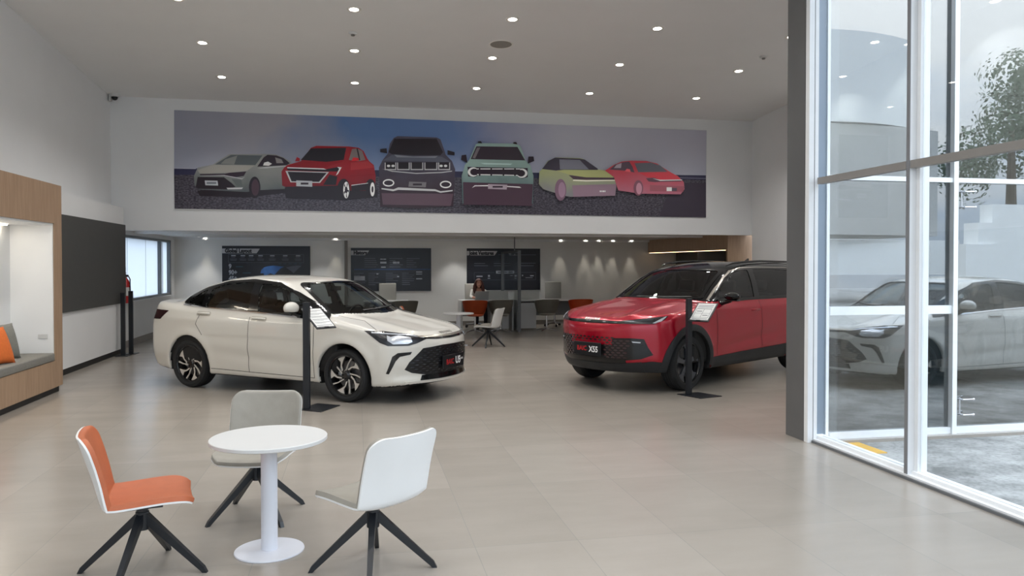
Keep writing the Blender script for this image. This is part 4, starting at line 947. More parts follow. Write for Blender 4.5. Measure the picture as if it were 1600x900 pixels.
# tub and task chairs near the desks
def tub_chair(label, loc, face, m, star=True):
    t = thing('tub_chair', label, 'chair', loc, face - PI / 2)
    # bucket: seat and wraparound back from one swept surface
    b = bmesh.new(); n, k_ = 28, 9; G = []
    for i in range(n + 1):
        a = -PI * .80 + i / n * 2 * PI * .80          # around the back, 0 = straight back
        hgt = .80 - .13 * (abs(a) / (PI * .8)) ** 2.2
        row = []
        for j in range(k_ + 1):
            s_ = j / k_; rr = .11 + .20 * s_ ** .42; z = .40 + (hgt - .40) * s_ ** 1.3
            row.append(b.verts.new((rr * math.sin(a) * 1.0, -rr * math.cos(a) * .95, z)))
        G.append(row)
    for A, B in zip(G, G[1:]):
        for j in range(k_): b.faces.new((A[j], A[j + 1], B[j + 1], B[j]))
    bmesh.ops.solidify(b, geom=b.faces[:], thickness=.035)
    x = MB(); x.b.free(); x.b = b; x.build('shell', m, t, 60)
    b = MB(); b.lathe([(0, .40), (.17, .40), (.215, .425), (.21, .46), (.17, .475), (0, .475)], n=36); b.build('seat', m, t, True)
    b = MB(); b.cyl((0, 0, .05), (0, 0, .40), .022); b.build('column', M_chrome, t, True)
    for q in range(4):
        a = PI / 4 + q * PI / 2; b = MB(); d = Vector((math.cos(a), math.sin(a), 0))
        b.tube([d * .02 + Vector((0, 0, .07)), d * .15 + Vector((0, 0, .05)), d * .30 + Vector((0, 0, .018))], [.018, .015, .011]); b.sphere(d * .3 + Vector((0, 0, .012)), .012); b.build('leg', M_chrome, t, True)
    return t
M_org = mat('orange_leather', (200, 92, 48), .5, noise=.04)
M_grt = mat('grey_leather', (138, 134, 124), .5, noise=.04)
tub_chair('orange tub chair with its back to us at the left desk', (2.78, 18.5, 0), R(80), M_org)
tub_chair('grey tub chair just left of the glass partition', (3.42, 18.55, 0), R(95), M_grt)
tub_chair('grey tub chair on a chrome star base right of the partition', (4.58, 18.6, 0), R(95), M_grt)
tub_chair('orange tub chair partly hidden behind the red crossover bonnet', (5.45, 18.6, 0), R(85), M_org)
tub_chair('grey tub chair partly hidden behind the white sedan windscreen', (1.12, 18.6, 0), R(95), M_grt)
shell_chair('shell_chair', 'orange padded shell chair barely showing above the white sedan bonnet', (1.16, 16.2, 0), R(-4), R(20), M_or)
def task_chair(label, loc, face, m, H_=1.16, w_=.44):
    t = thing('office_chair', label, 'chair', loc, face - PI / 2)
    b = MB(); b.box((0, 0, .47), (.48, .46, .07), None, .03); b.build('seat', m, t, True)
    b = MB(); b.box((0, -.25, (H_ + .56) / 2), (w_, .05, H_ - .56), Matrix.Rotation(R(4), 3, 'X'), .022); b.build('backrest', m, t, True)
    for sx_ in (-1, 1): b = MB(); b.tube([(sx_ * .23, -.2, .5), (sx_ * .27, -.15, .68), (sx_ * .27, .12, .68), (sx_ * .24, .16, .5)], .012); b.build('armrest', M_chrome, t, True)
    b = MB(); b.cyl((0, 0, .09), (0, 0, .44), .025); b.build('column', M_chrome, t, True)
    for q in range(5):
        a = .3 + q * 2 * PI / 5; d = Vector((math.cos(a), math.sin(a), 0)); b = MB(); b.tube([Vector((0, 0, .1)), d * .28 + Vector((0, 0, .075))], [.02, .014]); l_ = b.build('leg', M_chrome, t, True)
        b = MB(); b.cyl(d * .28 + Vector((-d.y * .02, d.x * .02, .03)), d * .28 + Vector((d.y * .02, -d.x * .02, .03)), .03, n=16); b.cyl(d * .28 + Vector((0, 0, .03)), d * .28 + Vector((0, 0, .078)), .008, n=8); b.build('castor', M_black, l_, True)
    return t
M_pale = mat('pale_leather', (196, 194, 186), .5, noise=.02)
task_chair('white high-backed office chair behind the sedan, before the History board', (.77, 20.05, 0), R(-90), M_pale)
task_chair('white high-backed office chair in which the woman sits', (3.04, 20.2, 0), R(-80), M_pale, 1.14, .40)
task_chair('pale grey high-backed office chair behind the right desk', (5.18, 20.15, 0), R(-95), mat('pale_mesh', (168, 166, 158), .6), 1.18)

# ---------------------------------------------------------------- the seated woman
pe = thing('person', 'woman with long reddish brown hair in a white top, seated behind the laptop', 'person', (3.10, 20.05, 0), 0)
M_skin = mat('skin', (196, 142, 118), .5, noise=.04); M_hair = mat('auburn_hair', (78, 36, 26), .5, noise=.25, nscale=30)
M_top = mat('white_top', (216, 212, 206), .8, noise=.06, nscale=9); M_trs = mat('dark_trousers', (40, 42, 50), .8)
def skin(name, m, J, E_, parent, sub=2):
    me = bpy.data.meshes.new(name); me.from_pydata([j[:3] for j in J], E_, [])
    o = bpy.data.objects.new(name, me); C.objects.link(o)
    s_ = o.modifiers.new('skin', 'SKIN')
    for i, j in enumerate(J): 
        r_ = j[3]; me.skin_vertices[0].data[i].radius = (r_, r_ if len(j) < 5 else j[4]) if True else 0
        me.skin_vertices[0].data[i].use_root = (i == 0)
    o.modifiers.new('sub', 'SUBSURF').levels = sub
    dg = bpy.context.evaluated_depsgraph_get(); m2 = bpy.data.meshes.new_from_object(o.evaluated_get(dg)); bpy.data.objects.remove(o)
    return link(name, m2, m, parent, True)
# joints: seated, facing the camera (-y), forearms on the desk
J = [(0, 0, .55, .13), (0, .02, .72, .115), (0, .0, .86, .125), (0, -.01, .96, .10), (0, -.03, 1.02, .045), (0, -.06, 1.07, .045)]
E_ = [(0, 1), (1, 2), (2, 3), (3, 4), (4, 5)]
for sx_ in (-1, 1):
    k = len(J); J += [(sx_ * .16, -.01, .95, .052), (sx_ * .20, -.12, .80, .042), (sx_ * .13, -.36, .785, .032), (sx_ * .07, -.47, .787, .024)]; E_ += [(3, k), (k, k + 1), (k + 1, k + 2), (k + 2, k + 3)]
    k = len(J); J += [(sx_ * .10, -.12, .53, .085), (sx_ * .12, -.46, .50, .062), (sx_ * .12, -.50, .28, .052), (sx_ * .12, -.48, .08, .036), (sx_ * .12, -.60, .04, .035)]; E_ += [(0, k), (k, k + 1), (k + 1, k + 2), (k + 2, k + 3), (k + 3, k + 4)]
body = skin('body', M_skin, J, E_, pe)
for sx_ in (-1, 1):
    for fi, (dx, ln) in enumerate(((-.027, .062), (-.010, .072), (.008, .068), (.025, .054))):
        x0 = sx_ * .07 + dx
        skin('finger', M_skin, [(x0, -.49, .788, .009), (x0 + dx * .2, -.49 - ln * .45, .794, .008), (x0 + dx * .3, -.49 - ln * .8, .783, .0075), (x0 + dx * .3, -.49 - ln, .774, .006)], [(0, 1), (1, 2), (2, 3)], pe, 1)
    skin('thumb', M_skin, [(sx_ * .07 - sx_ * .02, -.465, .785, .010), (sx_ * .07 - sx_ * .045, -.49, .782, .009), (sx_ * .07 - sx_ * .05, -.515, .776, .007)], [(0, 1), (1, 2)], pe, 1)
# clothing
T = [(0, 0, .56, .145), (0, .02, .72, .13), (0, .0, .86, .14), (0, -.01, .955, .112)]
TE = [(0, 1), (1, 2), (2, 3)]
for sx_ in (-1, 1):
    k = len(T); T += [(sx_ * .165, -.01, .95, .062), (sx_ * .205, -.12, .80, .052), (sx_ * .17, -.25, .79, .044)]; TE += [(3, k), (k, k + 1), (k + 1, k + 2)]
skin('blouse', M_top, T, TE, pe)
T = [(0, 0, .53, .15)]; TE = []
for sx_ in (-1, 1):
    k = len(T); T += [(sx_ * .10, -.12, .53, .098), (sx_ * .12, -.46, .50, .075), (sx_ * .12, -.50, .28, .062), (sx_ * .12, -.48, .11, .052)]; TE += [(0, k), (k, k + 1), (k + 1, k + 2), (k + 2, k + 3)]
skin('trousers', M_trs, T, TE, pe)
for sx_ in (-1, 1): b = MB(); b.box((sx_ * .12, -.55, .035), (.085, .24, .068), None, .028); b.build('shoe', M_black, pe, True)
hb = MB(); hb.sphere((0, -.075, 1.15), (.073, .088, .105), 28, 20)
for v in hb.b.verts:
    d = v.co - Vector((0, -.075, 1.15))
    if d.z < -.03: v.co.x *= 1 - .28 * min(1, (-d.z - .03) / .07)
    if d.y < 0 and abs(d.x) < .02 and -.02 < d.z < .03: v.co.y -= .002
head = hb.build('head', M_skin, pe, True)
b = MB(); b.cyl((0, -.158, 1.165), (0, -.183, 1.132), .006, .013, 12); b.sphere((0, -.178, 1.13), (.014, .011, .009), 12, 8); b.build('nose', M_skin, head, True)
b = MB(); b.sphere((0, -.155, 1.098), (.023, .010, .008), 14, 8); b.build('mouth', mat('lips', (160, 78, 72), .4), head, True)
for sx_ in (-1, 1):
    b = MB(); b.sphere((sx_ * .028, -.152, 1.158), (.013, .008, .007), 12, 8); b.build('eye', mat('eye_dark', (34, 26, 24), .2), head, True)
    b = MB(); b.box((sx_ * .029, -.157, 1.178), (.03, .006, .005), None, .002); b.build('eyebrow', M_hair, head)
    b = MB(); b.sphere((sx_ * .074, -.07, 1.145), (.009, .018, .028), 12, 8); b.build('ear', M_skin, head, True)
b = MB(); b.sphere((0, -.062, 1.182), (.092, .108, .102), 28, 20); 
for v in b.b.verts:
    d = v.co - Vector((0, -.062, 1.182))
    if d.y < -.03 and d.z < .035: v.co.y = -.095
b.sphere((0, .0, 1.09), (.095, .055, .13), 20, 14)
for sx_ in (-1, 1):
    b.tube([(sx_ * .05, -.10, 1.23), (sx_ * .085, -.09, 1.16), (sx_ * .10, -.085, 1.06), (sx_ * .115, -.10, .97), (sx_ * .12, -.11, .89)], [.028, .034, .042, .042, .012], 12)
    b.tube([(sx_ * .06, -.02, 1.2), (sx_ * .10, -.03, 1.08), (sx_ * .12, -.02, .96), (sx_ * .11, -.01, .88)], [.03, .045, .045, .015], 12)
b.build('hair', M_hair, pe, True)
# ---------------------------------------------------------------- cars: parts laid onto the body surface
def in_poly(px, py, poly):
    r = np.zeros(px.shape, bool); n = len(poly)
    for i in range(n):
        x0, y0 = poly[i]; x1, y1 = poly[(i + 1) % n]
        c = ((y0 > py) != (y1 > py)); xi = (x1 - x0) * (py - y0) / ((y1 - y0) if y1 != y0 else 1e-9) + x0
        r ^= c & (px < xi)
    return r
def grad(f, P, e=1e-3):
    v = f(*P.T); g = np.stack([(f(P[:, 0] + e, P[:, 1], P[:, 2]) - v) / e, (f(P[:, 0], P[:, 1] + e, P[:, 2]) - v) / e, (f(P[:, 0], P[:, 1], P[:, 2] + e) - v) / e], 1)
    return g / np.maximum(np.linalg.norm(g, axis=1), 1e-6)[:, None]
def cast(f, O, d, far=1.6, near=-1.2, n=560):
    ts = np.linspace(far, near, n); P = O[:, None, :] + ts[None, :, None] * d
    v = f(P[..., 0], P[..., 1], P[..., 2]); ins = v < 0; k = np.argmax(ins, 1); ok = ins.any(1) & (k > 0); k = np.maximum(k, 1)
    i = np.arange(len(O)); v0, v1 = v[i, k - 1], v[i, k]; t = v0 / np.where(v0 - v1 == 0, 1, v0 - v1)
    return P[i, k - 1] + t[:, None] * (P[i, k] - P[i, k - 1]), ok
def decal(car, pts, d, name, m, parent, holes=(), off=.004, thick=.006, step=.035, mirror=False, surf=None, smooth=True, **kw):
    """a panel cut to the outline pts (3-D points), laid onto the body along direction d"""
    fn = surf or car.solid
    d = np.array(d, float); d /= np.linalg.norm(d)
    u = np.cross([0, 0, 1.], d); 
    if np.linalg.norm(u) < .1: u = np.array([0, 1., 0])
    u /= np.linalg.norm(u); v = np.cross(d, u)
    loops = [[(float(np.dot(p, u)), float(np.dot(p, v))) for p in L_] for L_ in [pts] + list(holes)]
    O0 = np.mean(np.array(pts), 0); O0 = O0 - u * (O0 @ u) - v * (O0 @ v)
    b = bmesh.new(); vs = []
    flat = [p for L_ in loops for p in L_]
    for p in flat: vs.append(b.verts.new((p[0], p[1], 0)))
    for tri in geometry.tessellate_polygon([[Vector((x, y, 0)) for x, y in L_] for L_ in loops]):
        try: b.faces.new([vs[a] for a in tri])
        except ValueError: pass
    a = np.array(flat)
    for ax in (0, 1):
        lo, hi = a[:, ax].min(), a[:, ax].max(); n = int((hi - lo) / step)
        for k in range(1, n + 1):
            co = [0, 0, 0]; no = [0, 0, 0]; co[ax] = lo + (hi - lo) * k / (n + 1); no[ax] = 1
            bmesh.ops.bisect_plane(b, geom=b.verts[:] + b.edges[:] + b.faces[:], plane_co=co, plane_no=no)
    bmesh.ops.dissolve_degenerate(b, edges=b.edges[:], dist=1e-5)
    b.verts.index_update()
    Q = np.array([(x.co.x, x.co.y) for x in b.verts]); O = O0 + Q[:, :1] * u + Q[:, 1:] * v
    P_, ok = cast(fn, O, d, near=-2.8 if surf else -1.2, n=880 if surf else 560); 
    if not ok.all() and ok.any():
        for i in np.where(~ok)[0]:
            j = np.where(ok)[0][np.argmin(np.linalg.norm(Q[ok] - Q[i], axis=1))]; P_[i] = O[i] + d * ((P_[j] - O[j]) @ d)
    nr = grad(fn, P_)
    b.normal_update()
    for x, p, q in zip(b.verts, P_, nr): x.co = Vector(p + q * off)
    b.normal_update()
    fs = b.faces[:]
    if fs:
        av = sum((f_.normal * f_.calc_area() for f_ in fs), Vector())
        if av @ Vector(d) < 0:
            for f_ in fs: f_.normal_flip()
    if thick:
        nl = {x: Vector(q) for x, q in zip(b.verts, nr)}
        bd = [e for e in b.edges if len(e.link_faces) == 1]; new = {}
        for e in bd:
            for x in e.verts:
                if x not in new: new[x] = b.verts.new(x.co - nl[x] * (thick + off))
        for e in bd:
            A, B = e.verts
            f_ = e.link_faces[0]; lp = [l for l in f_.loops if l.edge == e][0]; A, B = lp.vert, lp.link_loop_next.vert
            b.faces.new((B, A, new[A], new[B]))
    if mirror:
        for x in b.verts: x.co.y *= -1
        for f_ in b.faces: f_.normal_flip()
    me = bpy.data.meshes.new(name); b.to_mesh(me); b.free()
    o = link(name, me, m, parent, **kw)
    for p in me.polygons: p.use_smooth = True
    me.set_sharp_from_angle(angle=R(50))
    return o
SD = (0, 1, 0)
def s3(poly): return [(x, .9, z) for x, z in poly]            # side view outline
def f3(poly): return [(.9, y, z) for y, z in poly]            # front view outline
def both(car, pts, d, *a, **k):
    o1 = decal(car, pts, d, *a, **k); o2 = decal(car, pts, d, *a, mirror=True, **k); return o1, o2
def rounded(poly, r=.03, n=4):
    out = []; L_ = len(poly)
    for i in range(L_):
        p0, p1, p2 = [np.array(poly[(i + k) % L_], float) for k in (-1, 0, 1)]
        a = p0 - p1; b = p2 - p1; la, lb = np.linalg.norm(a), np.linalg.norm(b); q = min(r, la * .4, lb * .4)
        A, B = p1 + a / la * q, p1 + b / lb * q
        for k in range(n + 1):
            t = k / n; out.append(tuple((1 - t) ** 2 * A + 2 * t * (1 - t) * p1 + t * t * B))
    return out
def mesh_np(name, P_, F_, m, parent, mi=None, smooth=True):
    me = bpy.data.meshes.new(name); me.vertices.add(len(P_)); me.vertices.foreach_set('co', P_.astype(np.float32).ravel())
    me.loops.add(len(F_) * 4); me.loops.foreach_set('vertex_index', F_.astype(np.int32).ravel())
    me.polygons.add(len(F_)); me.polygons.foreach_set('loop_start', np.arange(0, len(F_) * 4, 4, dtype=np.int32))
    me.update(calc_edges=True); me.validate()
    o = link(name, me, m, parent, smooth)
    if mi is not None: me.polygons.foreach_set('material_index', mi.astype(np.int32))
    return o
def wheel(car, parent, x, side, kind, rot=0):
    r = car.wr; y = side * (.905 if kind == 'suv' else .875)
    t = thing('wheel', None, None, (x, y, r)); t.parent = parent
    s_ = side; ri = r * .745
    b = MB(); wd = .225
    pr = [(ri, -.02), (ri + .01, -.004), (r * .86, .004), (r * .95, -.006), (r * .985, -.03), (r, -.05), (r, -wd + .05), (r * .985, -wd + .03), (r * .93, -wd), (ri, -wd + .02)]
    b.lathe([(a, c * s_) for a, c in pr], 'Y', n=72, close=True)
    b.build('tire', M_tire, t, 35)
    b = MB()
    for g in (-.075, -.1125, -.15): b.lathe([(r + .0008, (g - .006) * s_), (r + .0008, (g + .006) * s_)], 'Y', n=72)
    b.build('tread_groove', M_black, t)
    b = MB(); b.lathe([(ri + .002, -.012 * s_), (ri - .008, -.010 * s_), (ri - .018, -.03 * s_), (ri - .03, -.16 * s_), (.0, -.165 * s_)], 'Y', n=64); b.build('rim', M_rimblack, t, 35)
    def pol(rr, a): return (rr * math.cos(a), rr * math.sin(a))
    def plate(poly, d0, d1, name, m):
        b = MB(); b.prism(poly, lambda p: (p[0], s_ * d0(p), p[1]), lambda p: (p[0], s_ * (d0(p) - d1), p[1])); return b.build(name, m, t, 30)
    dish = lambda p: -.030 - .012 * (1 - math.hypot(*p) / ri)
    if kind == 'sedan':
        for k in range(5):
            a = rot + k * 2 * PI / 5; q = -s_
            blade = [pol(.055, a + q * .5), pol(.12, a + q * .36), pol(.17, a + q * .12), pol(ri - .004, a - q * .02), pol(ri - .004, a + q * .25), pol(ri - .004, a + q * .54), pol(.165, a + q * .50), pol(.11, a + q * .75), pol(.055, a + q * 1.1)]
            plate(blade, lambda p: dish(p) - .004, .02, 'spoke', M_rimblack)
            face = [pol(.075, a + q * .62), pol(.13, a + q * .46), pol(.175, a + q * .20), pol(ri - .008, a - q * .02), pol(ri - .008, a + q * .24), pol(ri - .008, a + q * .52), pol(.175, a + q * .40), pol(.13, a + q * .60), pol(.075, a + q * .92)]
            plate(face, dish, .006, 'spoke_face', M_mach)
            thin = [pol(.06, a + q * 1.14), pol(.06, a + q * 1.36), pol(.15, a + q * 1.0), pol(ri - .008, a + q * .86), pol(ri - .008, a + q * .78), pol(.15, a + q * .92)]
            plate(thin, dish, .016, 'spoke', M_mach)
            arc = [pol(ri - .006, a + q * (.44 + .42 * j / 5)) for j in range(6)] + [pol(ri - .014, a + q * (.86 - .42 * j / 5)) for j in range(6)]
            plate(arc, lambda p: -.026, .01, 'rim_edge', M_mach)
    else:
        for k in range(5):
            a = rot + k * 2 * PI / 5
            blade = [pol(.05, a - .5), pol(.12, a - .24), pol(.19, a - .19), pol(ri - .004, a - .36), pol(ri - .004, a), pol(ri - .004, a + .36), pol(.19, a + .19), pol(.12, a + .24), pol(.05, a + .5)]
            plate(blade, dish, .028, 'spoke', M_rimgrey)
            arc = [pol(ri - .002, a + .40 + .40 * j / 5) for j in range(6)] + [pol(ri - .012, a + .80 - .40 * j / 5) for j in range(6)]
            plate(arc, lambda p: -.022, .01, 'rim_edge', M_mach)
    b = MB(); b.lathe([(0, -.028 * s_), (.03, -.028 * s_), (.034, -.034 * s_), (.068, -.045 * s_), (.07, -.07 * s_)], 'Y', n=32); b.build('hub_cap', M_rimblack, t, True)
    b = MB(); b.cyl((0, -.11 * s_, 0), (0, -.125 * s_, 0), ri * .72, n=40); b.build('brake_disc', mat('brake_steel', (120, 120, 122), .35, metal=.8), t, True)
    b = MB(); b.box((-ri * .52 * 1, -.10 * s_, .02), (.06, .04, .14), None, .012); b.build('brake_caliper', mat('caliper_silver', (196, 196, 196), .4, metal=.3), t, True)
    return t
M_tire = mat('tyre_rubber', (24, 25, 27), .75, noise=.08, nscale=20); M_rimblack = mat('gloss_black_alloy', (18, 18, 20), .25, coat=.5, noise=0)
M_rimgrey = mat('dark_grey_alloy', (74, 77, 83), .35, metal=.4, noise=.03); M_mach = mat('machined_alloy', (206, 200, 192), .35, metal=.15, noise=.03)
M_gb = mat('gloss_black_trim', (12, 13, 15), .12, coat=0, noise=0); M_mb = mat('matte_black_cladding', (34, 36, 39), .55, noise=.05)
M_under = mat('underbody_black', (16, 16, 17), .8, noise=.05)
M_int = mat('cabin_lining', (30, 29, 29), .8, noise=.05); M_seat = mat('cabin_seat_leather', (64, 58, 52), .5, noise=.05)
G_car = glassmat('car_window_glass', (.50, .54, .54), .05, 1.0); G_dark = glassmat('tinted_car_glass', (.22, .24, .27), .06, 1.0); G_lamp = glassmat('lamp_cover_glass', (.9, .92, .95), .05, .9)
M_lampb = mat('lamp_housing', (34, 34, 38), .25, noise=.1); M_lampc = mat('lamp_chrome', (210, 214, 222), .15, metal=.45, noise=.1, nscale=30)
M_wp = mat('pearl_white_car_paint', (214, 211, 203), .35, coat=1, noise=.0); M_rp = mat('metallic_red_car_paint', (168, 6, 36), .24, metal=.3, coat=.5, coatr=.03, noise=.03, nscale=300)
M_bp = mat('gloss_black_car_paint', (12, 13, 15), .10, coat=0, coatr=.03, noise=0)
M_seam = mat('panel_gap', (70, 68, 64), .8, noise=0); M_seamr = mat('panel_gap_red', (84, 8, 20), .8, noise=0)
M_let = mat('badge_dark', (74, 68, 60), .3, metal=.5, noise=0); M_letw = mat('badge_silver', (220, 216, 214), .25, metal=.5, noise=0)
M_pw = mat('plate_white_ink', (235, 235, 235), .5, noise=0); M_pr = mat('plate_red_ink', (190, 30, 36), .5, noise=0)

def car_shell(car, root, wins, ws, paint, h=.019, twotone=None, ):
    P_, F_ = surfnets(car.f, (-4.3, -1.02, .12), (1.12, 1.02, 1.80), h)
    cen = P_[F_].mean(1); nr = grad(car.solid, cen)
    ax = np.abs(cen[:, 1])
    dl = np.zeros(len(F_), bool)
    for wpoly in wins: dl |= in_poly(cen[:, 0], cen[:, 2], wpoly) & (ax > .5) & (np.abs(nr[:, 1]) > .55)
    wm = in_poly(cen[:, 1], cen[:, 2], ws) & (nr[:, 0] > .2) & (cen[:, 2] > ws_z(ws)) & (cen[:, 0] < .2)
    dl |= wm
    mi = np.zeros(len(F_), int)
    for xa in (0, -car.WB):
        rr = np.hypot(cen[:, 0] - xa, cen[:, 2] - car.wr); w_ = car.Wp(cen[:, 0]) + car.Ws(cen[:, 2])
        mi[(rr < car.ar + (.05 if twotone is not None else .014)) & (ax < w_ + (.2 if twotone is not None else -.022)) & (ax > .5)] = 1
        mi[(rr < car.ar - .004)] = 1
    mi[nr[:, 2] < -.75] = 1
    if twotone is not None: mi[twotone(cen) & (mi == 0)] = 2
    F2 = F_[~dl]; mi2 = mi[~dl]
    body = mesh_np('body', P_, F2, [paint, M_under, M_bp], root, mi2)
    # dark inner lining of the cabin, open at the windows
    g = lambda x, y, z: np.maximum(np.maximum(car.solid(x, y, z) + .045, .34 - z), np.maximum(x + .12, (-3.05 if car is SEDAN else -3.7) - x))
    P3, F3 = surfnets(g, (-3.9, -1.0, .25), (.0, 1.0, 1.75), .04)
    cen = P3[F3].mean(1); nr = grad(car.solid, cen); ax = np.abs(cen[:, 1]); dl = np.zeros(len(F3), bool)
    for wpoly in wins: dl |= in_poly(cen[:, 0], cen[:, 2], wpoly) & (ax > .5)
    dl |= in_poly(cen[:, 1], cen[:, 2], ws) & (nr[:, 0] > .2) & (cen[:, 2] > ws_z(ws)) & (cen[:, 0] < -.2)
    mesh_np('cabin_lining', P3, F3[~dl], M_int, root)
    return body
def ws_z(ws): return min(z for _, z in ws) - .01
def seats(root, zs, xs):
    for x, y, w_, nm in ((xs, .37, .50, 'front_seat'), (xs, -.37, .50, 'front_seat'), (xs - .88, 0, 1.25, 'rear_seat')):
        t = thing(nm, None, None, (x, y, 0)); t.parent = root
        b = MB(); b.box((.10, 0, zs), (.5, w_, .14), None, .05); b.build('cushion', M_seat, t, True)
        b = MB(); b.box((-.20, 0, zs + .30), (.13, w_, .62), Matrix.Rotation(R(-14), 3, 'Y'), .05); b.build('backrest', M_seat, t, True)
        for yy in ([0] if w_ < 1 else [-.38, .38]):
            b = MB(); b.box((-.29, yy, zs + .72), (.10, .25, .17), Matrix.Rotation(R(-10), 3, 'Y'), .04); b.build('headrest', M_seat, t, True)
def steering(root, x, y, z):
    b = MB(); ring = [Vector((x + .05 * math.cos(a) * 0 + math.sin(a) * .185 * .35, y + .185 * math.cos(a), z + math.sin(a) * .185 * .93)) for a in [k * PI / 12 for k in range(25)]]
    b.tube(ring, .014, 8); b.box((x, y, z), (.05, .12, .09), None, .02); b.box((x, y, z), (.02, .34, .03), None, .008); b.build('steering_wheel', M_black, root, True)
def mirror(root, c_, s_, paint, base=M_gb, sc_=1, flat=1):
    x, y, z = c_; t = thing('wing_mirror', None, None, (x, s_ * y, z)); t.parent = root
    b = MB(); b.sphere((0, 0, .01), (.075 * sc_, .118 * sc_, .078 * sc_ * flat), 24, 16)
    for v in b.b.verts:
        if v.co.x < -.03: v.co.x = -.03 - (abs(v.co.x) - .03) * .1
        if v.co.z < -.035: v.co.z = -.035
    b.build('housing', paint, t, 50)
    b = MB(); b.bx(-.045, .045, -.09, .10, -.055, -.036, .008) if s_ > 0 else b.bx(-.045, .045, -.10, .09, -.055, -.036, .008); b.tube([(.0, -s_ * .02, -.05), (.0, -s_ * .11, -.075), (.02, -s_ * (y - .83), -.10)], [.026, .03, .04]); b.build('arm', base, t, True)
    b = MB(); b.sphere((-.036, 0, .01), (.004, .09 * sc_, .055 * sc_ * flat), 20, 12); b.build('mirror_glass', M_chrome, t, True)
def line_strip(pts, w_):
    """thin closed outline round a polyline in 2-D"""
    A = []; B = []
    for i, p in enumerate(pts):
        p0 = np.array(pts[max(i - 1, 0)], float); p1 = np.array(pts[min(i + 1, len(pts) - 1)], float); d = p1 - p0; d /= np.linalg.norm(d); n = np.array((-d[1], d[0])) * w_ / 2
        A.append(tuple(np.array(p) + n)); B.append(tuple(np.array(p) - n))
    return A + B[::-1]
def arc2(cx, cz, r, a0, a1, n): return [(cx + r * math.cos(R(a0 + (a1 - a0) * k / n)), cz + r * math.sin(R(a0 + (a1 - a0) * k / n))) for k in range(n + 1)]
def nose_text(car, txt, size, y0, z0, d, m, root, name, spacing=1.0, bold=0, sx=1, flipy=1):
    """lettering laid on the nose; reads left to right when seen from the front"""
    me = textmesh(txt, size, bold=bold, spacing=spacing)
    P_ = np.array([v.co for v in me.vertices]); d = np.array(d, float); d /= np.linalg.norm(d); v = np.cross(d, [0, 1., 0]); v /= np.linalg.norm(v)
    O = np.array([.9, y0, z0]) + P_[:, :1] * sx * np.array([[0, 1., 0]]) + P_[:, 1:2] * v * 1.0
    # plane through the seat of the lettering
    Q, ok = cast(car.solid, O, d); nn = grad(car.solid, Q)
    for i, x in enumerate(me.vertices): x.co = Vector(Q[i] + nn[i] * .006)
    return link(name, me, m, root)

